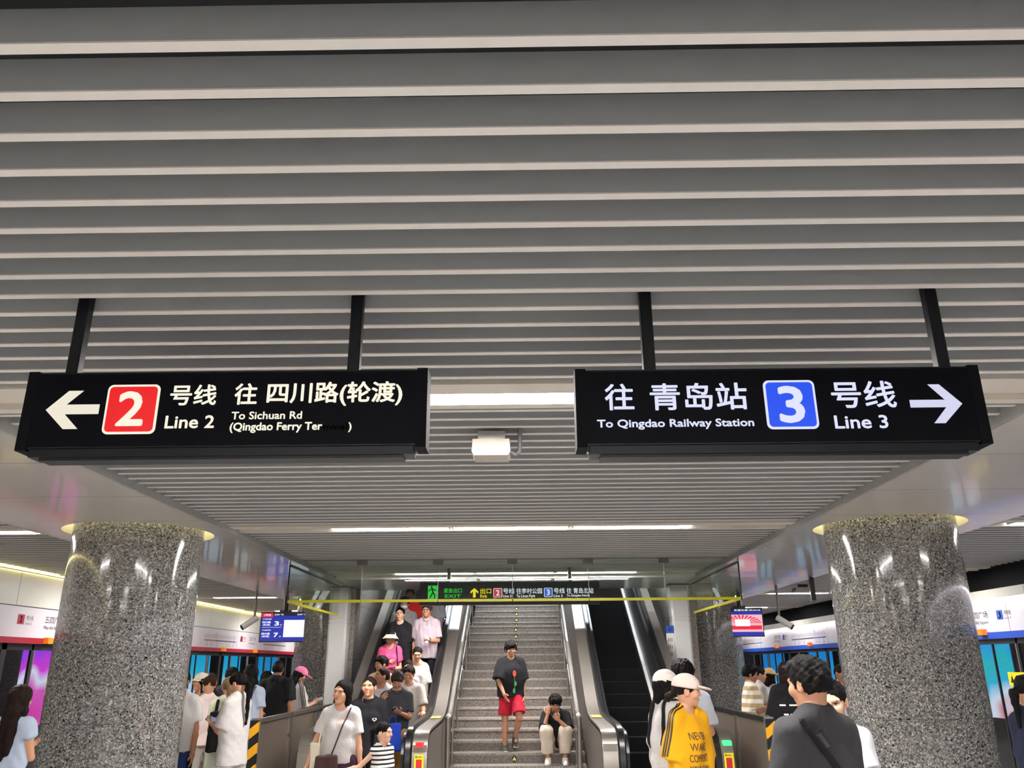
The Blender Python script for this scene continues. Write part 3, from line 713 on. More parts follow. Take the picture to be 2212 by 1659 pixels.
# ---------------------------------------------------------------- hanging glass smoke curtain with a yellow lower edge
M_YEDGE = mat('yellow edge strip', 'c9c21a', .4, var=.05)
t = thing('smoke_curtain', 'front hanging glass smoke curtain with a yellow lower edge across the hall', 'glass barrier', (0, 11.6, 0))
xs = [-3.27, -2.25, -1.18, -.14, .92, 1.98, 3.02]
for a, b in zip(xs[:-1], xs[1:]):
    g = O('glass_pane', MB().box(a+.004, b-.004, -.006, .006, 2.535, 3.03 if a > -3.2 and b < 3 else 3.03), M_GLASS, t)
    O('edge_strip', MB().box(a+.006, b-.006, -.012, .012, 2.525, 2.56), M_YEDGE, t)
for a in xs[1:-1]:
    O('clamp', MB().box(a-.07, a+.07, -.03, .03, 3.03, 3.10).box(a-.004, a+.004, -.008, .008, 2.56, 3.09), M_STEELD, t)
for a in (xs[0], xs[-1]): O('end_post', MB().box(a-.008, a+.008, -.012, .012, 2.52, 3.04), M_BLACK, t)
for sd, x in (('left', -3.27), ('right', 3.02)):
    t = thing('smoke_curtain', f'{sd} side hanging glass smoke curtain running back to the {sd} white pillar', 'glass barrier', (x, 11.62, 0))
    for k in range(3):
        a, b = .01+k*1.08, 1.09+k*1.08
        O('glass_pane', MB().box(-.006, .006, a, b-.008, 2.535, 3.03), M_GLASS, t); O('edge_strip', MB().box(-.012, .012, a, b-.006, 2.525, 2.56), M_YEDGE, t)
    O('top_channel', MB().box(-.015, .015, 0, 3.25, 3.025, 3.04), M_BLACK, t)

# white square pillars either side of the stairs
M_PIL = mat('pillar paint', 'd3d3d0', .3, var=.02, coat=.3)
for sd, x in (('left', -3.29), ('right', 2.80)):
    t = thing('square_pillar', f'white square pillar at the {sd} side of the stairs', 'pillar', (x, 15.1, 0))
    mb = MB()
    for z0, z1, i in ((0, 2.40, 0), (2.40, 2.415, .012), (2.415, 2.47, 0), (2.47, 2.485, .012), (2.485, 3.03, 0)): mb.bbox(-.165+i, .165-i, -.165+i, .165-i, z0, z1, .035)
    O('casing', mb, M_PIL, t); O('top_plate', MB().box(-.2, .2, -.2, .2, 3.03, 3.045), M_BLACK, t)
t = thing('notice_board', 'narrow white notice with a blue heading fixed beside the right white pillar', 'notice', (2.58, 14.95, 2.0))
O('board', MB().box(-.065, .065, -.012, .012, -.36, .2), M_WPLAIN, t); O('heading', MB().box(-.065, .065, -.015, -.011, .2, .33), M_BLUE, t)
mb = MB(); fn = planeY(-.0135)
put_text(mb.m(0), '须知', (-.035, .035, .235, .29), planeY(-.0165), .02)
for k in range(4):
    for j in range(3): mb.m(1); poly(mb, [(-.045+.03*j, .06-.12*k), (-.03+.03*j, .06-.12*k), (-.022+.03*j, .12-.12*k), (-.037+.03*j, .12-.12*k)], fn)
O('lettering', mb, [M_WTX, M_INKL], t, smooth=0)

# ---------------------------------------------------------------- stairs
struct(O('wall_stair_left', MB().box(-3.35, -3.05, 15.27, 28, 0, 6.6), M_WALLG)); struct(O('wall_stair_right', MB().box(2.85, 3.13, 15.27, 28, 0, 6.6), M_WALLG))
struct(O('wall_stair_end', MB().box(-3.35, 3.13, 28, 28.2, 3, 6.6), M_WALLG)); struct(O('ceiling_stair', MB().box(-3.35, 3.13, 15.8, 28.2, 6.6, 6.8).box(-3.05, 2.85, 15.6, 15.8, 3.6, 6.6), mat('upper ceiling', 'b9b5ae', .5)))
RI, TR, Y1 = .1455, .319, 13.07-.319
XC = -.15
t = thing('staircase', 'granite staircase with arrow discs between the two escalators', 'stairs', (XC, Y1, 0))
ys = [k*TR for k in range(17)]; z = 0; steps = []
for k in range(17): steps.append((k*TR, (k+1)*RI))
ly = 16*TR+1.45
for k in range(12): steps.append((ly+k*.33, (18+k)*RI))
M_DISC = mat('marker disc', '1d2018', .4, var=0); M_LIME = mat('marker arrow', 'dfe27a', .5, var=0)
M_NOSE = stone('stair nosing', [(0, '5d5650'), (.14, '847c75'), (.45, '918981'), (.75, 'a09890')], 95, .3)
for i, (y, zz) in enumerate(steps):
    dep = (steps[i+1][0]-y if i+1 < len(steps) else .8)
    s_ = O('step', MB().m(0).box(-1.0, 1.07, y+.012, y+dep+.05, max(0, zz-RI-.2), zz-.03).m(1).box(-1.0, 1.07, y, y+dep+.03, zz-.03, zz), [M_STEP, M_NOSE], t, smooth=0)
    if i not in (4, 5, 6, 7, 8, 9):
        dz = zz-RI*.5-.012; mk = O('arrow_disc', MB().prism([(.04*math.cos(a*PI/12), dz+.05*math.sin(a*PI/12)) for a in range(24)], y+.008, y+.013, 1), M_DISC, s_)
        mb = MB(); fn = planeY(y+.007); poly(mb, [(-.027, dz-.012), (0, dz+.032), (.027, dz-.012), (.014, dz-.026), (0, dz-.004), (-.014, dz-.026)], fn); O('arrow', mb, M_LIME, mk, smooth=0)
# stair handrails
def zs(y):    # nosing line of the flight, world y
    q = y-Y1; return RI*(1+q/TR) if q < 16*TR else (RI*17 if q < ly else RI*18+(q-ly)*RI/.33)
for sd, xr in (('left', XC-.93), ('right', XC+.93)):
    t = thing('handrail', f'steel tube handrail with posts along the {sd} edge of the stairs', 'handrail', (xr, Y1, 0))
    pth = [(0, -.3, .96), (0, 0, 1.03)]+[(0, k*TR, (k+1)*RI+.88) for k in range(1, 17)]+[(0, 16*TR+.3, 17*RI+.9), (0, ly-.2, 17*RI+.9)]+[(0, ly+.33*k, RI*18+k*RI+.9) for k in range(1, 12)]
    O('rail', MB().tube([p for k, p in enumerate(pth) if k < 3 or k % 4 == 2 or k > 16], .034, 14), M_CHROME, t)
    O('newel_post', MB().tube([(0, -.3, 0), (0, -.3, .97)], .036, 14).ball((0, -.3, .985), (.045, .045, .04), 14), M_STEEL, t)
    O('rail_knuckle', MB().ball((0, -.2, 1.0), (.045, .05, .042), 14), M_CHROME, t)
    for k in (1, 4, 7, 10, 13, 16):
        y = k*TR+.15; zb = (k+1)*RI
        O('post', MB().tube([(0, y, zb), (0, y, zb+.94)], .018, 10).tube([(0, y, zb), (0, y, zb+.02)], .045, 12).ball((0, y, zb+.45), .03, 8), M_STEEL, t)
    O('lower_rail', MB().tube([(0, q[1], q[2]-.42) for q in pth[2:17]], .014, 8), M_STEEL, t)

# ---------------------------------------------------------------- escalators
M_BELT = mat('handrail rubber', '0c0c0d', .28, var=.1)
M_ESTEP = mat('escalator step', '0b0b0c', .6, spec=.15, var=.25, nscale=3, aniso=(160, 1, 1))
M_INNER = mat('inner panel', '201f20', .3, .3, var=.1)
M_GREENL = emis('green light', '30ff70', 3.0); M_REDL = emis('red light', 'ff1a20', 2.0)
TAN = math.tan(math.radians(30))
def zstep(y): return max(0, (y-12.9)*TAN)
CURVE = [(10.49, .02), (10.465, .30), (10.47, .55), (10.5, .72), (10.56, .84), (10.66, .915), (10.8, .95), (11.1, .965), (12.3, .985), (12.75, 1.02), (13.05, 1.10), (13.4, 1.27), (13.9, 1.555), (22.5, 1.555+8.6*TAN)]
def stations(off=0, start=0):
    P = CURVE[start:]; out = []
    for i, (y, z) in enumerate(P):
        a = P[max(i-1, 0)]; b = P[min(i+1, len(P)-1)]; dy, dz = b[0]-a[0], b[1]-a[1]; l = math.hypot(dy, dz); ny, nz = -dz/l, dy/l
        out.append((y+ny*off, z+nz*off, ny, nz))
    return out
def escalator(sd, g, label, light, sticker_on):
    t = thing('escalator', label, 'escalator', (XA, 0, 0))
    X = lambda a: g*a
    def sw(name, a0, a1, top, bot, m, par=t, start=0):
        x0, x1 = sorted((X(a0), X(a1)))
        return O(name, MB().sweep([(x0, bot), (x1, bot), (x1, top), (x0, top)], stations(0, start)), m, par)
    for nm, d0, d1, b0, b1, i0, i1, bc in (('near', 1.04, 1.22, 1.225, 1.315, 1.32, 1.45, 0), ('far', 2.435, 2.58, 2.335, 2.43, 2.295, 2.33, 1)):
        deck = sw('deck', d0, d1, 0, -.05, M_STEEL)
        for k in (9, 10.6, 12): pass
        lo, hi = sorted((X(d0), X(d1)))
        O('cladding', MB().prism([(10.52, 0)]+[(y, z-.03) for y, z in CURVE[2:]]+[(22.5, CURVE[-1][1]-1.6), (13.6, 0)], X(d0 if nm == 'near' else d1)-g*(0 if nm == 'near' else .02), X(d0 if nm == 'near' else d1)+g*(.02 if nm == 'near' else 0), 0), M_STEELD, t)
        O('newel_front', MB().box(lo+.005, hi-.005, 10.5, 10.9, 0, .8), M_STEEL, deck)
        # handrail belt wraps the newel
        x0, x1 = sorted((X(b0), X(b1))); st = stations(.015, 1)
        O('handrail_belt', MB().sweep([(x0, -.03), (x1, -.03), (x1+.004, -.01), (x1-.015, .028), (x0+.015, .028), (x0-.004, -.01)], st), M_BELT, t)
        xi = X(i0 if nm == 'far' else i0)
        xa_, xb_ = sorted((X(i0), X(i0+.035)))
        O('inner_panel', MB().prism([(10.6, .05)]+[(y, z-.02) for y, z in CURVE[3:]]+[(22.5, zstep(22.5)+.05), (12.9, .05)], xa_, xb_, 0), M_INNER, t)
        sx0, sx1 = sorted((X(i0+.035) if nm == 'near' else X(i0-.05), X(1.465) if nm == 'near' else X(i0)))
        O('skirt', MB().prism([(10.9, .0), (10.9, .10), (12.85, .12), (22.5, zstep(22.5)+.16), (22.5, zstep(22.5)-.2), (12.9, 0)], sx0, sx1, 0), M_INNER, t)
        e = sx1 if (g > 0) == (nm == 'near') else sx0
        O('skirt_trim', MB().prism([(10.9, .10), (10.9, .14), (12.85, .16), (22.5, zstep(22.5)+.22), (22.5, zstep(22.5)+.16), (12.85, .12)], sx0, sx1, 0), M_ALU, t)
        if (sticker_on == nm):
            cx = X((d0+d1)/2); yf = 10.955
            O('status_light', MB().prism([(cx-.045, .78), (cx+.045, .78), (cx+.045, .83), (cx-.045, .83)], 10.45, 10.6, 1), M_GREENL if light == 'green' else M_REDL, t)
            st_ = O('direction_sticker', MB().prism([(cx-.055, .47), (cx+.055, .47), (cx+.055, .70), (cx-.055, .70)], 10.452, 10.46, 1), M_YEL, t)
            mb = MB(); fn = planeY(10.451); poly(mb, [(cx-.035, .65), (cx-.035, .54), (cx, .49), (cx+.035, .54), (cx+.035, .65)], fn); a = O('arrow', mb, mat('sticker red', 'b01c20', .5, var=0), st_, smooth=0)
            mb = MB(); put_text(mb, '禁止进入', (cx-.045, cx+.045, .665, .69), planeY(10.450), .01); O('lettering', mb, M_BLACK, st_, smooth=0)
            for k in range(3): O('push_button', MB().tube([(cx, 10.45, .43-.075*k), (cx, 10.5, .43-.075*k)], .022, 14), M_BLACK, t)
        else:
            cx = X((d0+d1)/2); O('key_switch', MB().tube([(cx, 10.455, .40), (cx, 10.5, .40)], .02, 14), M_BLACK, t)
        zc = 1.0; mb = MB(); xx0, xx1 = sorted((X(d0+.02), X(d1-.02))); mb.prism([(12.25, .992), (12.25, .996), (12.5, 1.01), (12.5, 1.005)], xx0, xx1, 0); O('deck_sticker', mb, mat('deck label', 'cdbf57', .5, var=.15, nscale=30), t)
    sx = sorted((X(1.465), X(2.275)))
    O('floor_plate', MB().box(sx[0], sx[1], 10.9, 12.55, -.01, .012), M_STEEL, t)
    for k in range(27):
        y = 12.55+.35*k if k == 0 else 12.9+.346*k; zt = .2*k
        O('step', MB().box(sx[0], sx[1], y, y+(.7 if k == 0 else .37), max(-.01, zt-.21), max(.01, zt)), M_ESTEP, t)
    return t
escalator('left', -1, 'left escalator crowded with riders, red status light on its newel', 'red', 'near')
escalator('right', 1, 'right escalator standing empty with black steps', 'green', 'far')
# sloping granite base between stair, escalators and walls, below the moving steps
struct(O('trim_5', MB().prism([(13.6, 0), (22.5, 5.0), (22.5, 4.2), (28, 4.2), (28, 0)], 2.71, 2.85, 0).prism([(13.6, 0), (22.5, 5.0), (22.5, 4.2), (28, 4.2), (28, 0)], -3.05, -2.93, 0), M_WALLG))
struct(O('floor_upper', MB().box(-3.05, 2.85, 20.9, 28, 4.0, 4.2), M_FLOOR))
for k, y in enumerate((16.4, 18.6)):
    t = thing('tube_lamp', f'tube lamp over the upper stair flight, {"nearer" if k == 0 else "farther"} one', 'lamp', (-.15, y, 6.5), 0, 'tube lamps over the stairs')
    O('diffuser', MB().prism(rrect(-2.2, 2.2, -.1, .1, .03), -.01, .04), mat('stair lamp diffuser', 'ffffff', .4, var=0, emit='eaf4ff', es=STAIRL), t); [O('end_cap', MB().box(q-.015, q+.015, -.1, .1, -.02, .06), M_FIX, t) for q in (-2.2, 2.2)]

# ---------------------------------------------------------------- glass fences with hazard-striped end posts
def hazard():
    t = NT('hazard stripes'); c = t.n('TexCoord'); sp = t.n('SeparateXYZ'); t.l(c.outputs['Object'], sp.inputs[0])
    m = t.math('FRACT', t.math('DIVIDE', t.math('ADD', sp.outputs[2], t.math('MULTIPLY', sp.outputs[0], -.8)), .23))
    t.l(t.mix(t.math('LESS_THAN', m, .5), hx('15151a'), hx('e3a41c')), t.b.inputs['Base Color']); t.b.inputs['Roughness'].default_value = .4; return t.m
M_HAZ = hazard()
for sd, x, y0 in (('left', -3.2, 10.4), ('right', 2.82, 10.1)):
    g = 1 if sd == 'left' else -1
    t = thing('glass_fence', f'bronze glass fence with yellow and black striped end post beside the {sd} escalator', 'fence', (x, y0, 0))
    O('striped_post', MB().box(-.05, .05, -.02, .03, 0, 1.09), M_HAZ, t)
    O('end_post', MB().box(-.05, .05, .03, .07, 0, 1.11), M_CHROME, t)
    for k in range(3):
        a, b = .08+1.5*k, 1.54+1.5*k
        O('glass_pane', MB().box(-.008, .008, a, b, .08, 1.06), M_GLASSD, t)
        O('post', MB().box(-.03, .03, b, b+.04, 0, 1.1), M_STEEL, t)
        O('clamp', MB().box(-.02, .02, b-.08, b-.02, .8, .84).box(-.02, .02, b-.08, b-.02, .2, .24), M_STEEL, t)
    O('top_rail', MB().box(-.03, .03, .05, 4.66, 1.05, 1.10), M_STEELD if sd == 'left' else M_BLACK, t)
# ================================================================ PEOPLE
def rX(a): c, s = math.cos(a), math.sin(a); return np.array([[1, 0, 0], [0, c, -s], [0, s, c]])
def rY(a): c, s = math.cos(a), math.sin(a); return np.array([[c, 0, s], [0, 1, 0], [-s, 0, c]])
def rZ(a): c, s = math.cos(a), math.sin(a); return np.array([[c, -s, 0], [s, c, 0], [0, 0, 1]])
def nrm(v): v = np.array(v, float); return v/np.linalg.norm(v)
def cloth(name, col, pattern=None, rough=.85):
    if name in MC: return MC[name]
    t = NT(name); b = t.b; c = hx(col); v = t.coord(); b.inputs['Roughness'].default_value = rough; b.inputs['Specular IOR Level'].default_value = .25
    n = t.n('TexNoise', i_Scale=9.0, i_Detail=4.0); t.l(v, n.inputs['Vector'])
    out = t.mix(n.outputs['Fac'], tuple(x*.93 for x in c[:3])+(1,), tuple(min(1, x*1.05) for x in c[:3])+(1,))
    sp = t.n('SeparateXYZ'); t.l(v, sp.inputs[0])
    fr = lambda src, k, off=0.0: t.math('FRACT', t.math('ADD', t.math('MULTIPLY', src, k), off))
    if pattern and pattern[0] == 'bands':        # horizontal stripes: colour, per metre, share
        out = t.mix(t.math('LESS_THAN', fr(sp.outputs[2], pattern[2]), pattern[3]), out, hx(pattern[1]))
    if pattern and pattern[0] == 'plaid':
        for ax, k in ((0, 16), (2, 16)):
            out = t.mix(t.math('MULTIPLY', t.math('LESS_THAN', fr(sp.outputs[ax], k), .38), .55), out, hx(pattern[1]))
            out = t.mix(t.math('MULTIPLY', t.math('LESS_THAN', fr(sp.outputs[ax], k, .4), .1), .6), out, hx(pattern[2]))
    t.l(out, b.inputs['Base Color'])
    n2 = t.n('TexNoise', i_Scale=22.0, i_Detail=3.0); t.l(v, n2.inputs['Vector'])
    bp = t.n('Bump', i_Strength=.35, i_Distance=.02); t.l(n2.outputs['Fac'], bp.inputs['Height']); t.l(bp.outputs[0], b.inputs['Normal'])
    MC[name] = t.m; return t.m
def hair_mat(col):
    nm = 'hair '+col
    if nm in MC: return MC[nm]
    t = NT(nm); b = t.b; v = t.coord(scale=(60, 60, 5)); n = t.n('TexNoise', i_Scale=3.0, i_Detail=4.0); t.l(v, n.inputs['Vector'])
    c = hx(col); t.l(t.mix(n.outputs['Fac'], tuple(x*.4 for x in c[:3])+(1,), tuple(x*1.1 for x in c[:3])+(1,)), b.inputs['Base Color'])
    bp = t.n('Bump', i_Strength=.5, i_Distance=.01); t.l(n.outputs['Fac'], bp.inputs['Height']); t.l(bp.outputs[0], b.inputs['Normal'])
    b.inputs['Roughness'].default_value = .55; b.inputs['Specular IOR Level'].default_value = .10; MC[nm] = t.m; return t.m
SKINS = {'m': 'ad7d60', 'f': 'bd8d70', 't': '96674c', 'p': 'c99f85'}
def skin_mat(k):
    nm = 'skin '+k
    if nm in MC: return MC[nm]
    t = NT(nm); b = t.b; v = t.coord(); n = t.n('TexNoise', i_Scale=14.0, i_Detail=3.0); t.l(v, n.inputs['Vector']); c = hx(SKINS[k])
    t.l(t.mix(n.outputs['Fac'], tuple(x*y for x, y in zip(c[:3], (.95, .9, .88)))+(1,), tuple(min(1, x*y) for x, y in zip(c[:3], (1.05, 1.03, 1.02)))+(1,)), b.inputs['Base Color'])
    b.inputs['Roughness'].default_value = .48; b.inputs['Subsurface Weight'].default_value = .0; MC[nm] = t.m; return t.m
ARMS = {   # upper-arm direction, forearm direction, palm normal, finger curl (for the left arm; x mirrors for the right)
 'down': ((.13, .04, -1), (.04, -.16, -1), (-1, 0, 0), .28),
 'out': ((.30, .05, -1), (.20, -.14, -1), (-1, -.2, 0), .3),
 'hold': ((.38, .0, -1), (.30, -.30, -1), (-.8, 0, -.4), .6),
 'phone': ((.10, -.18, -1), (-.42, -.85, .28), (-.3, .55, .8), .55),
 'phonelow': ((.12, -.05, -1), (-.38, -.9, -.05), (-.2, .5, .9), .55),
 'tap': ((.14, -.12, -1), (-.62, -.72, .35), (-.3, .5, -.6), .7),
 'raise': ((.22, -.25, -1), (-.25, -.55, .85), (-.6, .6, .2), .8),
 'rail': ((.25, -.25, -1), (.12, -.95, -.15), (0, 0, -1), .35),
 'fold': ((.16, -.2, -1), (-.8, -.6, .1), (0, .3, -1), .5),
 'bagside': ((.16, .12, -1), (-.1, -.9, .1), (-.6, 0, -.6), .7),
 'knee': ((.20, -.62, -.80), (-.62, -.45, .72), (-.3, .5, .6), .6),
 'face': ((-.02, -.62, -.78), (-.20, -.22, .98), (0, .9, .2), .7),
 'swing': ((.16, -.25, -1), (-.35, -.45, -.9), (-1, .2, 0), .3),
}
LEGS = {'stand': ((.03, .0, -1), (.0, .03, -1)), 'apart': ((.10, 0, -1), (.04, .03, -1)), 'step': ((.05, -.55, -.85), (.0, .35, -.95)), 'back': ((.05, -.12, -1), (-.02, .18, -1)),
        'sit': ((.30, -.80, .42), (-.06, .10, -1)), 'lift': ((.08, -.42, -.9), (-.12, .62, -.78))}
PEOPLE = {}
def hand_parts(F, w, f, n, s_, curl, hs, side):
    """palm, four bent fingers and a thumb into field F; w wrist, f finger direction, n palm normal, s_ thumb side"""
    R = np.array([s_, f, n]).T
    F.cap(w-f*.01*hs, w+f*.03*hs, .023*hs, .026*hs, .01)
    F.ell(w+f*.052*hs, np.array([.039, .048, .0155])*hs, .012, R=R)
    for i, (o, L) in enumerate(((.029, .070), (.010, .079), (-.010, .074), (-.028, .058))):
        p = w+f*(.088-.006*abs(i-1))*hs+s_*o*hs; d = nrm(f+s_*o*2.5); r = .0092*hs
        for j, (fr, ang) in enumerate(((.42, .55), (.33, 1.0), (.25, .8))):
            a = curl*ang*(1+.08*i); d = nrm(d*math.cos(a)+n*math.sin(a)); n_ = n
            q = p+d*L*fr*hs; F.cap(p, q, r, r*.9, .004 if j else .007); p = q; r *= .9
    p = w+f*.028*hs+s_*.030*hs
    for L, d in ((.040, nrm(f*.65+s_*.75+n*.35)), (.032, nrm(f*.9+s_*(.35-.4*curl)+n*(.3+.5*curl)))):
        q = p+d*L*hs; F.cap(p, q, .0125*hs, .0098*hs, .01); p = q
def P(key, label, x, y, z, face, h, sex='f', skin=None, build=1.0, hair=('short', '14100f'), head=(0, 0), arms=('down', 'down'), legs=('stand', 'stand'),
      top=None, bottom=None, shoe='e8e6e2', lean=0, vox=.012, cap=None, glasses=None, group=None, hip=None, child=False, roll=0):
    s = h/1.70; fem = sex == 'f'; hs = (.55+.45*s) if not child else s*1.22
    root = thing('person', label, 'person', (x, y, z), math.radians(face), group); PEOPLE[key] = root; root_info = {}
    piv = np.array([0, 0, (hip if hip else .93*s)]); Rt = rX(math.radians(lean)); dz = piv[2]-.93*s
    def T(p): p = np.array(p, float)*s; p[2] += dz; return Rt@(p-piv)+piv
    fl = .66; Mt = (np.diag([1, 1/fl, 1])@Rt.T, piv, fl)
    W = build*(.93 if fem else 1.0); k_ = s
    sj = .150*W if fem else .168*W
    chest, waist, hipr = (.130, .116, .150) if fem else (.148, .138, .142); chest *= build; waist *= build*build; hipr *= build
    def torso(F, e=0.0, kk=.05, lowz=.90):
        F.cap(T((0, 0, 1.25)), T((0, 0, 1.14)), chest*k_+e, (chest*.96)*k_+e, kk, M=Mt)
        F.cap(T((0, 0, 1.14)), T((0, 0, 1.0)), chest*.93*k_+e, waist*k_+e, kk, M=Mt)
        F.cap(T((0, 0, 1.0)), T((0, .0, max(lowz, .93))), waist*k_+e, hipr*k_+e, kk, M=Mt)
        F.cap(T((-sj*.82, .005, 1.375)), T((sj*.82, .005, 1.375)), .052*k_*build+e, None, .045)
        for g in (-1, 1):
            F.cap(T((g*sj*.7, .01, 1.40)), T((g*.02, .015, 1.47)), .04*k_+e*.8, None, .04)
            if fem and not child: F.ell(T((g*.062, -.078, 1.235)), np.array([.055, .05, .055])*k_+e, .035)
    # limbs
    J = {}
    for g, key_, ar, lg in ((1, 'L', arms[0], legs[0]), (-1, 'R', arms[1], legs[1])):
        u, f, n, cu = ARMS[ar] if isinstance(ar, str) else ar
        mir = np.array([g, 1, 1]); Rr = rX(math.radians(lean*.5))
        u = Rr@nrm(np.array(u)*mir); f = nrm(np.array(f)*mir); n = nrm(np.array(n)*mir)
        sh = T((g*sj, .005, 1.375)); el = sh+u*.285*s; wr = el+f*.245*s
        n = nrm(n-f*(n@f)); J[key_] = (sh, el, wr, f, n, -nrm(np.cross(f, n))*g, cu, u)
        a, b = (LEGS[lg] if isinstance(lg, str) else lg); a = nrm(np.array(a)*mir); b = nrm(np.array(b)*mir)
        hp = np.array([g*.088*s*build, 0, .90*s+dz]); kn = hp+a*.42*s; an = kn+b*.40*s; J['l'+key_] = (hp, kn, an, a, b)
    neckb = T((0, .012, 1.42)); Hc = T((0, -.012, 1.42))+Rt@np.array([0, 0, .165*hs+.0*s])
    Rh = rX(math.radians(lean*.35))@rZ(math.radians(head[0]))@rX(math.radians(head[1]))@rY(math.radians(roll))
    H = lambda p: Hc+Rh@(np.array(p, float)*hs)
    # --- body
    pts = np.array([T((0, 0, 1.5)), T((0, 0, .8))]+[J[q][i] for q in ('L', 'R') for i in range(3)]+[J['l'+q][i] for q in ('L', 'R') for i in range(3)]+[[0, -.2*s, dz*0+J['lL'][2][2]-.08*s]])
    F = Field(pts.min(0)-.17, pts.max(0)+.17, vox)
    torso(F)
    F.cap(neckb, Hc+Rh@np.array([0, .02, -.05])*hs, .052*k_*(.9 if fem else 1.05), .05*hs*(.9 if fem else 1.05), .03)
    am = .86 if fem else 1.0
    for q in ('L', 'R'):
        sh, el, wr, f, n, sd, cu, u = J[q]
        F.cap(sh, el, .05*am*build*s, .038*am*build*s, .03); m = el+(wr-el)*.3
        F.cap(el, m, .037*am*build*s, .039*am*build*s, .015); F.cap(m, wr, .039*am*build*s, .0255*am*s, .015)
        hp, kn, an, a, b = J['l'+q]
        F.cap(hp, kn, .083*build*s, .054*build*s, .03); m = kn+(an-kn)*.33
        F.cap(kn, m+np.array([0, .012, 0])*s, .05*build*s, .055*build*s, .02); F.cap(m+np.array([0, .012, 0])*s, an, .055*build*s, .035*s, .02)
        ft = nrm(np.array([a[0]*.3, -1, 0])); F.cap(an+np.array([0, .02, -.045])*s, an+ft*.13*s+np.array([0, 0, -.05])*s, .034*s, .03*s, .02)
    parts = [(*F.mesh(1), 0)]
    # --- head
    hv = min(.0072, max(.0042, vox*.55)); G = Field(Hc-.17*hs, Hc+.16*hs, hv)
    E_ = lambda c, r, k=.02, op='u': G.ell(H(c), np.array(r)*hs, k*hs, op, R=Rh)
    C_ = lambda a, b, ra, rb=None, k=.02, op='u': G.cap(H(a), H(b), ra*hs, (rb or ra)*hs, k*hs, op)
    jw = .92 if fem else 1.0
    E_((0, .014, .030), (.075, .094, .082)); E_((0, -.013, -.040), (.058*jw, .068, .070*jw), .035); E_((0, -.060, -.088), (.024*jw, .021, .021), .035)
    for g in (-1, 1):
        E_((g*.040, -.062, -.022), (.026, .024, .026), .03); C_((g*.014, -.084, .026), (g*.046, -.072, .026), .011, .010, .018)
        E_((g*.031, -.094, .004), (.018, .015, .011), .014, 's'); E_((g*.076, .012, -.008), (.010, .022, .031), .008); E_((g*.083, .006, -.006), (.005, .012, .018), .006, 's')
    C_((0, -.083, .014), (0, -.100, -.020), .0080, .0120, .012); E_((-.010, -.092, -.024), (.009, .010, .008), .006); E_((.010, -.092, -.024), (.009, .010, .008), .006)
    C_((-.018, -.078, -.054), (.018, -.078, -.054), .0085, None, .010); C_((-.014, -.079, -.063), (.014, -.079, -.063), .0085, None, .008)
    G.cap(Hc+Rh@np.array([0, .02, -.05])*hs, neckb, .05*hs*(.9 if fem else 1.05), .052*k_*(.9 if fem else 1.05), .03*hs)
    parts.append((*G.mesh(1), 0))
    # --- hands
    for q in ('L', 'R'):
        sh, el, wr, f, n, sd, cu, u = J[q]; hh = (.9 if fem else 1.0)*(hs if child else .4*hs+.6*s)
        G2 = Field(wr-.2*hh, wr+.2*hh, max(.0042, min(.0065, vox*.5))); hand_parts(G2, wr, f, n, sd, cu, hh, q); parts.append((*G2.mesh(1), 0))
    # --- eyes, brows, lips set into the face
    fm = MB()
    def el(c, r, mi): fm.m(mi).ball((0, 0, 0), 1, 12); k = len(fm.v); n_ = 12*7; fm.v[-n_:] = [tuple(H(np.array(c)+np.array(v)*np.array(r))) for v in fm.v[-n_:]]
    for g in (-1, 1):
        el((g*.031, -.0765, .0035), (.0135, .0075, .0062), 1); el((g*.031, -.0805, .0035), (.0058, .0048, .0058), 2)
        el((g*.031, -.0785, .0098), (.0165, .0065, .0022), 3)
        el((g*.032, -.0815, .025 if not fem else .026), (.018, .0065, .0034 if fem else .0046), 3)
    el((0, -.0875, -.0545), (.020, .0060, .0042), 4); el((0, -.0865, -.0620), (.017, .0060, .0050), 4)
    parts.append((fm.v, fm.f, 0))
    me = npmesh('body', parts); mi = np.zeros(len(me.polygons), np.int32); mi[-len(fm.mi):] = fm.mi; me.polygons.foreach_set('material_index', mi)
    body = link('body', me, [skin_mat(skin or sex), mat('eye white', 'd9d4ce', .3, var=0), mat('iris', '1a120e', .15, var=0), hair_mat(hair[1]), mat('lips', 'a8584e' if fem else '96604e', .45, var=0) if fem else mat('lips m', '9a6654', .5, var=0)], root, smooth=0); me.shade_smooth()
    def garment(name, F, m, par=root, amp=.0035, seed=0, sm=2, fr=26):
        if amp: F.noise(amp, fr, seed)
        me = npmesh(name, [(*F.mesh(sm), 0)])
        if not len(me.vertices): return None
        o = link(name, me, m, par, smooth=0); me.shade_smooth(); return o
    seed = int(abs(x*97+y*31)) % 1000
    # --- hair
    kind, hc = hair[0], hair[1]
    if kind:
        L = hair[2] if len(hair) > 2 else .35
        lo = Hc-np.array([.2, .22, .18+(L if kind in ('long', 'tail', 'bob', 'lowtail') else 0)]); K = Field(lo, Hc+.2, max(.0052, min(.008, vox*.62)))
        k1 = 1.0 if kind != 'buzz' else .97
        vol = {'mop': .020, 'short': .008, 'bob': .008, 'long': .007}.get(kind, 0)
        K.ell(H((0, .017, .036)), np.array([.083+vol, .101+vol*.5, .085+vol*1.2])*hs*k1, .01, R=Rh)
        if kind in ('short', 'mop', 'buzz'):
            K.ell(H((0, .06, -.0)), np.array([.074, .062, .075])*hs, .02, R=Rh)
            if kind != 'buzz': K.ell(H((.012, -.012, .082)), np.array([.066, .080, .046])*hs, .03, R=Rh)
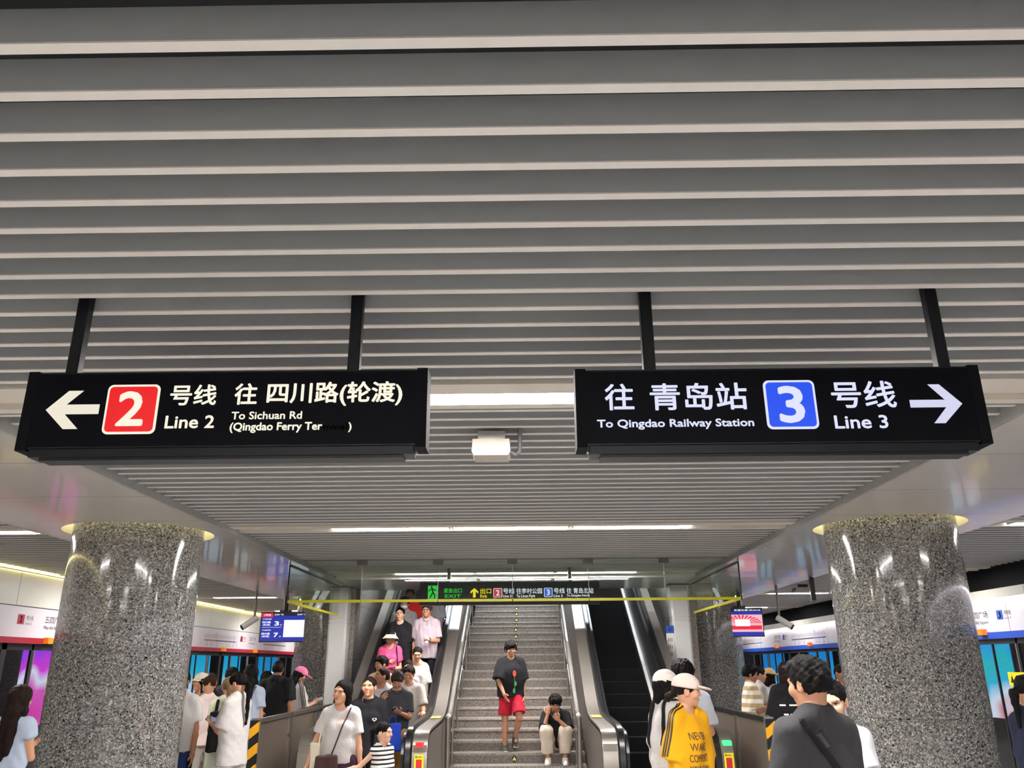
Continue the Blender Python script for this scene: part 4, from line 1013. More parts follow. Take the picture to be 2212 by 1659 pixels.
        fz = {'mop': -.046, 'bob': -.008, 'long': -.010, 'fringe': -.046, 'short': -.016, 'buzz': -.014, 'bun': -.008, 'tail': -.012, 'lowtail': -.008}.get(kind, -.02)
        K.ell(H((0, -.112, fz)), np.array([.067 if kind in ('long', 'bob') else (.070 if kind == 'mop' else .074), .078, .083])*hs, .012, 's', R=Rh)
        if kind in ('short', 'mop'): K.ell(H((.03, -.085, .078 if kind == 'short' else .066)), np.array([.036, .022, .022])*hs, .015, R=Rh); K.ell(H((-.025, -.088, .080 if kind == 'short' else .062)), np.array([.036, .020, .020])*hs, .015, R=Rh)
        if kind in ('short', 'mop', 'buzz', 'bun', 'tail', 'lowtail', 'fringe'):
            nb = -.045 if kind in ('short', 'mop', 'buzz') else -.06
            K.cutplane(H((0, .05, nb)), Rh@nrm((0, .15, -1)))
            K.ell(H((0, -.05, -.075)), np.array([.1, .085, .06])*hs, .01, 's', R=Rh)
            for g in (-1, 1): K.ell(H((g*.085, .005, -.018)), np.array([.016, .026, .036])*hs, .006, 's', R=Rh)
        dn = np.array([0, 0, -1.0]); bk = Rt@np.array([0, 1, 0])
        if kind in ('long', 'bob'):
            for g in (-1, 1):
                a = H((g*.064, .024, .02)); b = H((g*.076, .028, -.10 if kind == 'long' else -.09)); K.cap(a, b, .030*hs, .026*hs, .02)
                if kind == 'long': K.cap(b, b+dn*(L*.75)+bk*.035, .030*hs, .020*hs, .025)
            a = H((0, .060, .0)); b = H((0, .072, -.10)); K.cap(a, b, .068*hs, .058*hs, .03)
            if kind == 'long':
                for g in (-1, 0, 1): K.cap(b+np.array([g*.03, 0, 0]), b+dn*L*(1-.12*abs(g))+bk*.05+np.array([g*.05, 0, 0]), .046*hs, .022*hs, .03)
            else:
                for g in (-1, 1): K.cap(H((g*.05, .045, -.06)), H((g*.055, .03, -.125)), .04*hs, .030*hs, .03)
        if kind in ('tail', 'lowtail'):
            a = H((0, .105, .035 if kind == 'tail' else -.02)); b = a+bk*.05+dn*.03; K.cap(H((0, .08, .03 if kind == 'tail' else -.01)), a, .03*hs, .022*hs, .02); K.cap(a, b, .022*hs, .03*hs, .01); K.cap(b, b+dn*L, .03*hs, .014*hs, .015)
        if kind == 'bun': K.ell(H((0, .085, .085)), np.array([.038, .038, .036])*hs, .01, R=Rh)
        if cap and cap[0] != 'visor': K.cutplane(H((0, 0, .052)), Rh@np.array([0, .12, 1.0]))
        if kind == 'mop':
            K.ell(H((0, -.045, .075)), np.array([.06, .04, .035])*hs, .03, R=Rh)
        K.noise({'mop': .004, 'short': .003, 'buzz': .0008}.get(kind, .002), 45, seed+3)
        garment('hair', K, hair_mat(hc), amp={'mop': .004, 'short': .003, 'buzz': .001}.get(kind, .0022), seed=seed, sm=1, fr=110)
    # --- top
    shirt = None
    if top:
        loose = top.get('loose', .012); hem = top.get('hem', .86); sl = top.get('sleeve', .62); v2 = vox
        hemr = (hipr*k_+.024+loose)*top.get('flare', 1.0)
        F = Field(pts.min(0)-.2, pts.max(0)+.2, v2)
        hz = T((0, 0, hem)); upv = Rt@np.array([0, 0, 1.0])
        F.cap(T((0, 0, 1.25)), T((0, 0, 1.12)), chest*k_+.016+loose*.6, chest*k_+.012+loose, .05, M=Mt)
        if top.get('dress'):
            F.cap(T((0, 0, 1.12)), T((0, 0, 1.02)), chest*k_+.012, waist*k_+.014, .05, M=Mt); F.cap(T((0, 0, 1.02)), hz, waist*k_+.014, hemr, .05, M=Mt, cut=0)
        else: F.cap(T((0, 0, 1.14)), hz, max(chest, waist)*k_+.012+loose, hemr, .05, M=Mt, cut=0)
        F.cap(T((-sj*.82, .005, 1.372)), T((sj*.82, .005, 1.372)), .052*k_*build+.016, None, .045)
        for g in (-1, 1):
            F.cap(T((g*sj*.7, .01, 1.395)), T((g*.03, .015, 1.462)), .04*k_+.016, None, .04)
            if fem and not child: F.ell(T((g*.062, -.078, 1.235)), np.array([.055, .05, .055])*k_+.014, .04)
        F.cap(T((-.035, .035, 1.435)), T((.035, .035, 1.435)), .048*k_, None, .03)
        F.cutplane(hz-upv*.0, -upv)
        for q in ('L', 'R'):
            sh, el_, wr, f, n, sd, cu, u = J[q]
            if sl > 0:
                e = sh+u*.285*s*min(sl, 1); r0 = (.054*am*build)*s+.010+loose*.3; r1 = (.046*am*build)*s+.014+loose*.9
                F.cap(sh, e, r0, r1 if sl <= 1 else r0*.92, .035, cut=0 if sl <= 1 else None)
                if sl > 1: F.cap(e, e+f*.245*s*(sl-1), r0*.92, r0*.75, .02, cut=0)
        nk = top.get('neck', 'crew'); nr = {'crew': .062, 'v': .064, 'polo': .062, 'wide': .082, 'none': .062}[nk]*k_
        F.cap(T((0, -.022, 1.462)), T((0, -.05, 1.60)), nr, nr*1.35, .012, 's')
        if nk in ('v', 'polo'): F.cap(T((0, -.10, 1.35)), T((0, -.12, 1.46)), .012*k_, .045*k_, .015, 's')
        shirt = garment(top.get('name', 'shirt'), F, top['mat'], amp=top.get('amp', .004), seed=seed)
        if nk == 'polo':
            F = Field(T((0, 0, 1.47))-.14, T((0, 0, 1.47))+.14, .007)
            F.cap(T((0, .008, 1.425)), T((0, -.004, 1.475)), .080*k_, .066*k_, .01, cut=0, cut0=0); F.cap(T((0, .008, 1.40)), T((0, -.006, 1.50)), .064*k_, .058*k_, .006, 's'); F.cap(T((0, -.13, 1.37)), T((0, -.11, 1.52)), .012, .045, .01, 's')
            garment('collar', F, top['mat'], shirt, amp=0, sm=1)
    # --- lower body
    if bottom:
        bk_ = bottom['kind']; w_ = bottom.get('wide', .0)
        F = Field(np.minimum(pts.min(0), [0, 0, -.02])-.16, pts.max(0)+.16, vox)
        wt = np.array([0, 0, (.99 if not top or top.get('hem', .86) < .93 else 1.02)*s+dz]); pl = np.array([0, 0, .93*s+dz]); Mp = (np.diag([1, 1/.64, 1]), pl, .64)
        F.cap(wt, pl, waist*k_+.006, hipr*k_+.006, .04, M=Mp, cut0=0); F.cutplane(wt, (0, 0, 1))
        if bk_ == 'skirt':
            F.cap(pl, np.array([0, 0, bottom['hem']*s+dz]), hipr*k_+.016, hipr*k_*1.12+.03, .03, M=Mp, cut=0)
        else:
            fr = bottom.get('len', 2.0)
            for q in ('L', 'R'):
                hp, kn, an, a, b = J['l'+q]; r0, r1, r2 = .088*build*s+w_*.5, .066*build*s+.012+w_, .050*s+.012+w_
                f1 = min(fr, 1.0); e = hp+(kn-hp)*f1; F.cap(hp, e, r0, r0+(r1-r0)*f1, .03, cut=0 if fr <= 1 else None)
                if fr > 1: e2 = kn+(an-kn)*(fr-1); F.cap(kn, e2, r1, r2, .02, cut=0)
        garment(bottom.get('name', {'skirt': 'skirt'}.get(bk_, 'shorts' if bottom.get('len', 2) < 1.2 else 'trousers')), F, bottom['mat'], amp=.0045, seed=seed+5)
    # --- shoes
    if shoe:
        for q in ('L', 'R'):
            hp, kn, an, a, b = J['l'+q]; up = nrm(np.array([0, -b[1]*.8, 1.0])) if b[1] > .3 else np.array([0, 0, 1.0]); fw = nrm(np.array([a[0]*.35, -up[2], -up[1]*-1.0 if False else up[1]]))
            F = Field(an-.24*s, an+.2*s, .008 if vox < .011 else .012); o = an-up*.045*s
            F.cap(o-fw*.035*s, o+fw*.04*s, .043*s, .045*s, .02); F.cap(o+fw*.04*s-up*.008*s, o+fw*.155*s-up*.012*s, .045*s, .036*s, .03); F.cap(o, an+up*.02*s, .046*s, .046*s, .02, cut=0)
            F.cutplane(an-up*.078*s, -up); sh_ = garment('shoe', F, cloth('shoe '+shoe, shoe, rough=.6), amp=0, sm=1)
            F = Field(an-.24*s, an+.2*s, .008 if vox < .011 else .012); F.cap(o-fw*.035*s, o+fw*.15*s-up*.01*s, .047*s, .043*s, .02); F.cutplane(an-up*.078*s, -up); F.cutplane(an-up*.056*s, up); garment('sole', F, mat('shoe sole', 'd9d6d0', .6), sh_, amp=0, sm=0)
    # --- headwear and glasses
    if cap:
        ck, cc = cap[0], cap[1]; K = Field(Hc-.2*hs, Hc+.26*hs, .007)
        m = cloth('cap '+cc, cc)
        if ck == 'cap':
            K.ell(H((0, .012, .040)), np.array([.094, .112, .094])*hs, .01, R=Rh); K.cutplane(H((0, 0, .022)), Rh@nrm((0, .10, -1)))
            c = garment('cap', K, m, amp=.0006, sm=2)
            K = Field(Hc-.25*hs, Hc+.25*hs, .006); K.ell(H((0, -.105, .034)), np.array([.078, .092, .012])*hs, .01, R=Rh@rX(math.radians(10))); K.cutplane(H((0, -.075, .03)), Rh@np.array([0, 1.0, 0])); garment('brim', K, m, c, amp=0, sm=1)
        elif ck == 'bucket':
            K.ell(H((0, .012, .046)), np.array([.092, .108, .086])*hs, .01, R=Rh); K.cutplane(H((0, 0, .03)), Rh@np.array([0, 0, -1.0])); c = garment('hat', K, m, amp=.001)
            K = Field(Hc-.25*hs, Hc+.25*hs, .007); K.cap(H((0, .012, .055)), H((0, .006, .004)), .090*hs, .142*hs, .01, M=None, cut=0, cut0=0); K.cap(H((0, .012, .07)), H((0, .006, -.01)), .082*hs, .140*hs, .005, 's'); garment('brim', K, m, c, amp=.001, sm=1)
        elif ck == 'straw':
            K.ell(H((0, .012, .046)), np.array([.094, .110, .088])*hs, .01, R=Rh); K.cutplane(H((0, 0, .035)), Rh@np.array([0, 0, -1.0])); c = garment('hat', K, m, amp=.001)
            K = Field(Hc-.3*hs, Hc+.3*hs, .008); K.ell(H((0, .01, .035)), np.array([.16, .18, .014])*hs, .01, R=Rh); garment('brim', K, m, c, amp=.002, sm=1)
        elif ck == 'visor':
            K.ell(H((0, .01, .035)), np.array([.088, .107, .092])*hs, .01, R=Rh); K.cutplane(H((0, 0, .062)), Rh@np.array([0, 0, 1.0])); K.cutplane(H((0, 0, .036)), Rh@np.array([0, 0, -1.0])); c = garment('visor', K, m, amp=0)
            K = Field(Hc-.3*hs, Hc+.3*hs, .007); K.cap(H((0, -.0, .055)), H((0, -.045, .0)), .085*hs, .14*hs, .01, cut=0, cut0=0); K.cap(H((0, .0, .06)), H((0, -.05, -.008)), .078*hs, .138*hs, .004, 's'); K.cutplane(H((0, -.01, 0)), Rh@np.array([0, 1.0, 0])); garment('brim', K, m, c, amp=0, sm=1)
    if glasses:
        gm = MB()
        for g in (-1, 1):
            gm.tube([H((g*.032+.021*math.cos(a), -.093+.006*abs(math.cos(a))*0, .003+.016*math.sin(a))) for a in [k*PI/10 for k in range(21)]], .0016*hs, 6, caps=False)
            gm.tube([H((g*.053, -.092, .008)), H((g*.074, -.06, .010)), H((g*.079, .0, .008))], .0014*hs, 6)
        gm.tube([H((-.011, -.094, .005)), H((0, -.097, .008)), H((.011, -.094, .005))], .0014*hs, 6)
        O('glasses', gm, mat('glasses frame '+glasses, glasses, .25, .6 if glasses != '141414' else 0, var=0), root, smooth=60)
    rw = Matrix.Translation((x, y, z)) @ Matrix.Rotation(math.radians(face), 4, 'Z')
    root_info.update(s=s, J=J, T=T, H=H, Hc=Hc, Rh=Rh, shirt=shirt, body=body, root=root, M=rw, loc=(x, y, z), face=math.radians(face), k=k_, sj=sj)
    return root_info
def bvh(o):
    me = o.data; n = len(me.vertices); co = np.empty(n*3, np.float32); me.vertices.foreach_get('co', co)
    return BVHTree.FromPolygons([tuple(v) for v in co.reshape(-1, 3)], [tuple(p.vertices) for p in me.polygons])
def print_on(pi, mb, m, front=True, name='print', lift=.004):
    """flat artwork (x, 0, z) pressed onto the shirt"""
    o = pi['shirt']; t = bvh(o); d = 1 if front else -1; vs = []
    for vx, _, vz in mb.v:
        r = t.ray_cast((vx, -d*1.0, vz), (0, d, 0)); yy = r[0].y if r[0] else (vs[-1][1]+d*lift if vs else 0); vs.append((vx, yy-d*lift, vz))
    mb.v = vs; return O(name, mb, m, o, smooth=0)
def sub2(mb, n=1):
    return mb
def strap(pi, a, b, r, par, m, name='strap', back=True, front=True):
    """a band over the shirt from (x,z) a to (x,z) b, front and back"""
    t = bvh(pi['shirt']); P_ = []
    for d in ((1, -1) if back and front else ((1,) if front else (-1,))):
        row = []
        for k in range(15):
            q = k/14; vx, vz = a[0]+(b[0]-a[0])*q, a[1]+(b[1]-a[1])*q
            h = t.ray_cast((vx, -d*1.0, vz), (0, d, 0))
            if h[0]: row.append((vx, h[0].y-d*(.006), vz))
        P_ += row if d == 1 else row[::-1]
    if back and front and P_: P_.append(P_[0])
    if len(P_) > 2: return O(name, MB().tube(P_, r, 8, flat=None), m, par)
def sleeve_stripes(pi, q, m, n=3, w=.006, gap=.020, upto=.62, start=(.07, 1.47)):
    t = bvh(pi['shirt']); sh, el, wr, f, nn, sd, cu, u = pi['J'][q]; g = 1 if q == 'L' else -1
    neck = pi['T']((g*start[0], .01, start[1])); e = sh+u*.285*pi['s']*upto
    for k in range(n):
        off = np.array([0, (k-(n-1)/2)*gap, 0]); row = []
        for j in range(16):
            qn = j/15; base = neck+(sh-neck)*(qn/.45) if qn < .45 else sh+(e-sh)*((qn-.45)/.55)
            d = nrm(np.array([g*(.25+.9*min(1, qn/.6)), 0, 1.0-.75*min(1, qn/.6)])); o_ = base+off+d*.3
            h = t.ray_cast(tuple(o_), tuple(-d))
            if h[0]: row.append(tuple(np.array(h[0])+d*.002))
        if len(row) > 3: O('stripe', MB().tube(row, w, 6), m, pi['shirt'])
def held(pi, name, label, cat, q='L', off=(0, 0, 0), group=None):
    """a top-level thing at a person's hand, sharing the person's frame"""
    sh, el, wr, f, n, sd, cu, u = pi['J'][q]; c = wr+f*.09*pi['s']+n*.022+np.array(off)
    w_ = pi['M'] @ Vector(c); t = thing(name, label, cat, w_, pi['face'], group); return t, f, n, sd
def phone(pi, label, q='L', col='16171b'):
    t, f, n, sd = held(pi, 'phone', label, 'phone', q)
    R = np.array([sd, f, n]).T if abs(n[2]) > .2 or True else None
    M = Matrix(((sd[0], f[0], n[0]), (sd[1], f[1], n[1]), (sd[2], f[2], n[2])))
    def tr(mb): mb.v = [tuple(M @ Vector(v)) for v in mb.v]; return mb
    O('case', tr(MB().prism(rrect(-.038, .038, -.075, .075, .01), -.004, .004)), mat('phone '+col, col, .3, var=0), t)
    O('display', tr(MB().prism(rrect(-.034, .034, -.07, .07, .008), .004, .0046)), emis('phone display', '9fb4d8', .5), t)
    return t
# ---------------------------------------------------------------- who stands where
K = lambda n, c, p=None: cloth('cloth '+n, c, p)
WHT, OFF, BLK, CHA = K('white', 'b9b5b2'), K('off white', 'b0aaa2'), K('black', '121216'), K('charcoal', '2e2f33')
def tee(m, **k): d = dict(mat=m); d.update(k); return d
def pants(m, **k): d = dict(kind='trousers', mat=m); d.update(k); return d
DK, DB, BR = '100d0d', '1d1412', '3a2618'
QL, QE, QR = 'people waiting on the left platform', 'riders on the left escalator', 'people on the right side'
# left platform
P('P0', 'person in black at the far left edge of the picture', -4.17, 6.5, 0, 170, 1.6, 'm', top=tee(BLK, loose=.02), bottom=pants(CHA), arms=('out', 'out'))
P('P1', 'long dark haired person in a pale blue dress left of the nearer left column', -4.26, 7.3, 0, 170, 1.54, 'f', hair=('long', '20140f', .36), arms=('phone', 'fold'), head=(10, 5),
  top=tee(K('pale blue', 'a9b5c8'), dress=1, hem=.42, flare=1.35, sleeve=.4, loose=.02, amp=.007, name='dress'), bottom=None)
p2 = P('P2', 'person in a white tee and blue trousers half hidden behind the nearer left column', -3.77, 9.48, 0, 8, 1.66, 'm', 't', arms=('down', 'down'), top=tee(WHT, loose=.025, sleeve=.75), bottom=pants(K('navy blue', '1c2c5c')))
t, f, n_, sd = held(p2, 'folded_umbrella', 'black folded thing in the hand of the person in white beside the left column', 'umbrella', 'L')
O('canopy', MB().tube([Vector(f)*-.06, Vector(f)*.02, Vector(f)*.16], [.022, .03, .02], 10), BLK, t)
P('P3', 'person in a cream bucket hat, glasses and brown plaid dress', -4.30, 11.5, 0, -38, 1.60, 'f', hair=('bob', DB), head=(-12, -4), cap=('bucket', 'e6dcc4'), glasses='b9a58a', arms=('fold', 'down'),
  top=tee(K('plaid', 'b9a796', ('plaid', '6d5646', '4a3a32')), dress=1, hem=.3, flare=1.25, sleeve=.7, loose=.02, neck='v', name='dress'), bottom=None)
P('P4', 'dark haired person in a dark maroon top behind the plaid dress', -4.62, 12.7, 0, 165, 1.59, 'f', hair=('bob', BR), top=tee(K('maroon black', '2a1a20'), sleeve=1.4), bottom=pants(BLK))
P('P5', 'brown haired person in a pale pink tee bending the head, behind the black backpack', -3.92, 10.75, 0, 215, 1.57, 'f', hair=('bun', BR), head=(0, 22), arms=('phone', 'phone'), top=tee(K('pale pink', 'e6d3cc'), loose=.02), bottom=pants(OFF))
p6 = P('P6', 'person with tan hair in a pale yellow top wearing a black backpack', -3.40, 9.95, 0, 188, 1.57, 'f', hair=('tail', '7d6a48', .2), head=(18, 5), arms=('fold', 'fold'), top=tee(K('pale yellow', 'dfe0c0'), loose=.02), bottom=pants(K('pale sage', 'b9bba8'), wide=.03))
p7 = P('P7', 'person in an oversized white tee with a black ponytail looking at a phone', -3.06, 9.25, 0, -112, 1.63, 'f', vox=.010, hair=('lowtail', DK, .38), head=(5, 18), arms=('phone', 'phone'),
       top=tee(WHT, loose=.03, hem=.76, sleeve=.85, amp=.0022), bottom=pants(WHT, wide=.02))
phone(p7, 'phone held by the person in white with a black ponytail', 'R')
p8 = P('P8', 'person with long black hair, light blue tee and mint skirt, seen from behind', -3.49, 11.0, 0, 176, 1.71, 'f', hair=('long', DK, .24), arms=('fold', 'down'), head=(8, 4), top=tee(K('light blue', 'a9b4c6'), loose=.02), bottom=dict(kind='skirt', mat=K('mint', 'a7b4a8'), hem=.52))
P('P9', 'person with black hair mostly hidden behind the ponytail', -4.72, 13.9, 0, 180, 1.66, 'm', hair=('mop', DK), top=tee(CHA), bottom=pants(BLK))
P('P9b', 'person with dark hair looking down beyond the man in black', -4.36, 14.6, 0, 150, 1.60, 'f', hair=('bob', DK), head=(0, 15), top=tee(BLK), bottom=pants(BLK))
P('P10', 'tall person in a plain black tee with short hair seen from behind', -3.72, 13.0, 0, 172, 1.78, 'm', 't', build=1.12, hair=('buzz', '1a1614'), head=(12, 0), top=tee(BLK, loose=.035, sleeve=.75), bottom=pants(BLK))
p11 = P('P11', 'person in a pink cap and white track top with black stripes holding a phone', -3.56, 13.7, 0, 118, 1.67, 'f', hair=('long', DK, .36), cap=('cap', 'd9799c'), head=(-12, 22), arms=('phone', 'phone'), top=tee(OFF, loose=.04, sleeve=1.0), bottom=pants(BLK))
sleeve_stripes(p11, 'R', M_BLACK, 3, .007, .026, 1.0); phone(p11, 'phone held by the person in the pink cap', 'L', 'e8e4e0')
# foot of the left escalator
e1 = P('E1', 'person in a white tee and purple trousers holding a small child by the hand', -1.80, 8.6, 0, 2, 1.54, 'f', vox=.0085, hair=('bob', DK), head=(-24, -3), arms=(((.20, -.02, -1), (.14, -.12, -1), (-1, 0, -.1), .6), ((.42, .06, -1), (.30, -.08, -1), (-.9, -.2, 0), .35)),
       top=tee(WHT, loose=.014, hem=.90, sleeve=.7), bottom=pants(K('purple', '3c1f34'), wide=.03), build=1.06, roll=5)
mb = MB()
for r, c in ((.055, 0), ): mb.add([((r-w_)*math.cos(a)*.8+.02, 0, 1.17+(r-w_)*math.sin(a)) for a in [q*PI/9 for q in range(-1, 11)] for w_ in (0, .010)], [(2*i, 2*i+1, 2*i+3, 2*i+2) for i in range(11)])
print_on(e1, mb, mat('faded print', 'b79c92', .8, var=0))
e2 = P('E2', 'small child in a black and white striped sleeveless top holding the hand of the adult', -1.36, 8.5, 0, 48, 1.14, 'f', vox=.008, child=True, skin='p', hair=('tail', DK, .16), head=(28, 4), arms=('down', ((.62, .45, -.72), (.75, .60, -.16), (-.4, .4, .8), .6)),
       top=tee(K('stripes', 'e6e1da', ('bands', '17171b', 26, .42)), sleeve=0, loose=.012), bottom=dict(kind='shorts', mat=K('pale shorts', 'c9c3bd'), len=.7))
e3 = P('E3', 'person in a black polo shirt with a white heart on the chest', -1.76, 9.85, 0, 6, 1.565, 'f', vox=.0095, build=1.14, hair=('bun', DB), head=(-14, -6), arms=('down', 'down'), top=tee(BLK, neck='polo', loose=.02, hem=.82), bottom=pants(BLK))
hp = [(.012*math.sin(a)**3*1.6, .0105*(13*math.cos(a)-5*math.cos(2*a)-2*math.cos(3*a)-math.cos(4*a))/10) for a in [k*PI/12 for k in range(24)]]
mb = MB(); mb.add([(.085+x*1.3, 0, 1.13+z*1.3) for x, z in hp]+[(.085+x*.8, 0, 1.131+z*.75) for x, z in hp], [(i, (i+1) % 24, 24+(i+1) % 24, 24+i) for i in range(24)]); print_on(e3, mb, mat('white print', 'f0eeec', .7, var=0))
e4 = P('E4', 'person in a charcoal polo and mustard shorts looking down at the escalator foot', -1.74, 11.9, 0, 0, 1.60, 'm', 't', vox=.0095, hair=('short', '2b2320'), head=(4, 34), glasses='d9d4cc', arms=('phone', 'raise'), top=tee(CHA, neck='polo', loose=.02, hem=.84, sleeve=.75), bottom=dict(kind='shorts', mat=K('mustard', '9a7236'), len=1.15, wide=.03))
phone(e4, 'phone held by the person in the charcoal polo', 'L')
e5 = P('E5', 'person in a white tee and glasses resting a hand on the escalator handrail', -1.72, 12.95, 0, 0, 1.68, 'm', vox=.0095, hair=('short', DB), head=(-4, 12), glasses='9a8f86', arms=('rail', 'down'), top=tee(K('warm white', 'b5aca3'), loose=.035, sleeve=.85), bottom=pants(BLK))
P('E6', 'person in a white tee with cropped hair looking to the left on the escalator', -2.06, 12.55, 0, -8, 1.66, 'm', 't', vox=.0095, hair=('buzz', DB), head=(-52, -10), top=tee(WHT, loose=.02), bottom=pants(BLK))
P('E7', 'person in a tan shirt and glasses just behind the one looking left', -2.20, 13.32, .2, -20, 1.62, 'm', hair=('short', DK), head=(-30, 6), glasses='c9bfb2', top=tee(K('tan', 'c7a983'), loose=.02), bottom=pants(BLK))
e8 = P('E8', 'person in a pink tee and cream sun visor looking down at a phone', -2.20, 14.10, .6, 8, 1.64, 'f', vox=.0095, hair=('bun', DK), head=(-4, 34), cap=('visor', 'e6e2c2'), arms=('phonelow', 'tap'), top=tee(K('pink', 'b8446f'), loose=.016, hem=.94, neck='v'), bottom=pants(K('denim', '6d7f99')))
phone(e8, 'phone held by the person in pink', 'L')
e9 = P('E9', 'smiling person with long black hair and a loose black tee', -2.15, 14.75, 1.0, 4, 1.65, 'f', vox=.010, skin='p', hair=('lowtail', DK, .3), head=(-6, -6), arms=('down', 'phonelow'), top=tee(BLK, loose=.05, hem=.80, sleeve=.95), bottom=pants(BLK))
e10 = P('E10', 'tall smiling person in a pale lilac short sleeved shirt', -1.68, 14.75, 1.0, -4, 1.71, 'm', vox=.0095, hair=('short', '3a3634'), head=(-6, -4), glasses='9a8f86', arms=('phonelow', 'down'), top=tee(K('lilac', 'a3939a'), neck='polo', loose=.03, hem=.80, sleeve=.85), bottom=pants(BLK))
for q, pi, nm in (('L', e9, 'black tee'), ('L', e10, 'lilac shirt')):
    t, f, n_, sd = held(pi, 'paper_cup', f'small white cup held by the smiling person in the {nm}', 'cup', q)
    O('cup', MB().lathe([(0, -.05), (.028, -.05), (.036, .05), (.033, .05), (.026, -.045), (0, -.045)], 20), M_WPLAIN, t); O('lid', MB().lathe([(0, .056), (.038, .056), (.038, .047), (0, .047)], 20), M_WPLAIN, t)
P('E11', 'person in a loose white blouse with a centre parting looking down on the escalator', -1.70, 13.72, .4, 0, 1.56, 'f', hair=('lowtail', DK, .2), head=(8, 16), top=tee(OFF, loose=.04, neck='wide', sleeve=.9), bottom=pants(BLK))
P('E12', 'person in a grey tee between the white blouse and the one in glasses', -1.80, 13.42, .2, -4, 1.56, 'f', hair=('bun', DB), head=(4, 6), top=tee(K('mid grey', '9a979a'), loose=.02), bottom=pants(BLK))
e13 = P('E13', 'person in a grey polo with a face mask behind the loose black tee', -2.14, 15.2, 1.2, 0, 1.66, 'm', hair=('short', DK), head=(0, 0), top=tee(K('grey polo', '8f8d8f'), neck='polo', loose=.02), bottom=pants(BLK))
F = Field(e13['Hc']-.16, e13['Hc']+.16, .008); F.ell(e13['H']((0, -.05, -.055)), (.062, .058, .045), .01, R=e13['Rh']); F.cutplane(e13['H']((0, -.035, 0)), (0, 1, 0)); me = npmesh('face_mask', [(*F.mesh(1), 0)]); link('face_mask', me, K('mask', 'cfd6de'), e13['root'], smooth=0)
e14 = P('E14', 'person in dark clothes at the top of the escalator view carrying a red bag', -2.12, 15.75, 1.6, 0, 1.44, 'm', hair=('short', DK), arms=('phone', 'phone'), top=tee(CHA, sleeve=1.5), bottom=pants(BLK))
t = thing('shopping_bag', 'red bag carried high on the escalator beside the exit sign', 'bag', (-1.98, 15.42, 2.66)); O('bag', MB().prism([(-.13, -.15), (.13, -.15), (.15, .15), (-.15, .15)], -.04, .04, 1), K('red bag', 'b3261f'), t); O('handle', MB().tube([(-.06, 0, .15), (-.05, 0, .24), (.05, 0, .24), (.06, 0, .15)], .006, 6), K('red bag', 'b3261f'), t)
P('E15', 'person in a grey tee just behind the lilac shirt', -1.66, 15.5, 1.4, 0, 1.58, 'm', hair=('short', DK), top=tee(K('grey tee', '77767a'), loose=.03), bottom=pants(BLK))
# on the stairs
s1 = P('S1', 'person in a black tee with an orange flower and red shorts walking down the stairs', -.20, 13.60, .4365, 6, 1.59, 'm', vox=.009, hair=('mop', '130b09'), head=(10, 8), arms=('down', 'swing'), legs=('lift', 'stand'), top=tee(BLK, loose=.055, sleeve=.95, hem=.84), bottom=dict(kind='shorts', mat=K('red shorts', 'a3162c'), len=.82, wide=.03), shoe='4a4744')
def disc(cx, cz, rx, rz, n=16): return [(cx+rx*math.cos(a*2*PI/n), 0, cz+rz*math.sin(a*2*PI/n)) for a in range(n)], [tuple(range(n))]
mb = MB(); mb.m(0).add(*disc(.045, 1.13, .026, .045)); mb.m(1).add(*disc(.045, 1.135, .008, .028)); mb.m(2).add([(.041, 0, 1.09), (.049, 0, 1.09), (.055, 0, .85), (.047, 0, .85)], [(0, 1, 2, 3)]); mb.add(*disc(.062, .98, .018, .033)); mb.add(*disc(.036, .875, .017, .035))
print_on(s1, mb, [mat('print orange', 'e8562c', .7, var=0), mat('print dark red', '8e1c18', .7, var=0), mat('print green', '4f9a55', .7, var=0)], lift=.006)
s2 = P('S2', 'person in a black tee and beige trousers sitting on the stairs looking at a phone', .49, 13.54, .291, -2, 1.62, 'm', vox=.009, hair=('mop', '0d0b0b'), head=(-6, 20), lean=26, hip=.285, legs=(((.16, -.84, .50), (-.06, .02, -1)), ((.16, -.84, .50), (-.06, .02, -1))),
       arms=(((.16, -.80, -.62), (-.62, -.35, .62), (-.3, .6, .4), .6), ((.10, -.80, -.62), (-.28, .02, 1), (.1, .9, .1), .5)), top=tee(BLK, loose=.03, hem=.90, sleeve=.85), bottom=pants(K('beige', 'c4b7a4'), wide=.025, len=1.8), shoe='e6dfd4')
phone(s2, 'phone held by the person sitting on the stairs', 'L')
# right hand group
r1 = P('R1', 'person in a white cap and loose white jacket with black backpack straps', 1.20, 7.35, 0, 112, 1.63, 'f', vox=.009, hair=('bob', DK), cap=('cap', 'e9e4dc'), head=(0, 0), arms=('hold', 'down'), top=tee(WHT, loose=.05, sleeve=1.85, hem=.82, amp=.008), bottom=pants(BLK))
r2 = P('R2', 'person in a bright yellow tee with black shoulder stripes and a beige cap', 1.25, 6.7, 0, 42, 1.60, 'f', vox=.008, hair=('lowtail', DB, .02), cap=('cap', 'd8c5ba'), head=(44, 3), arms=('down', ((.10, .10, -1), (.05, -.05, -1), (-1, 0, 0), .3)), top=tee(K('yellow', 'cc940c'), loose=.06, sleeve=1.0, hem=.76, amp=.006), bottom=pants(BLK))
sleeve_stripes(r2, 'R', M_BLACK, 3, .0065, .024, 1.0)
mb = MB()
for k, (txt, w_) in enumerate((('NEVER', .10), ('WAKE', .11), ('COMFORT', .13), ('YOUR OWN', .13), ('DREAM', .13))):
    w_ *= 1.35; z = 1.19-.075*k; put_text(mb, txt, (-.06-w_/2, -.06+w_/2, z-.027, z+.025), lambda u, v, d: (u, 0, v), .02)
print_on(r2, mb, mat('print brown', '5a3d12', .8, var=0), lift=.005)
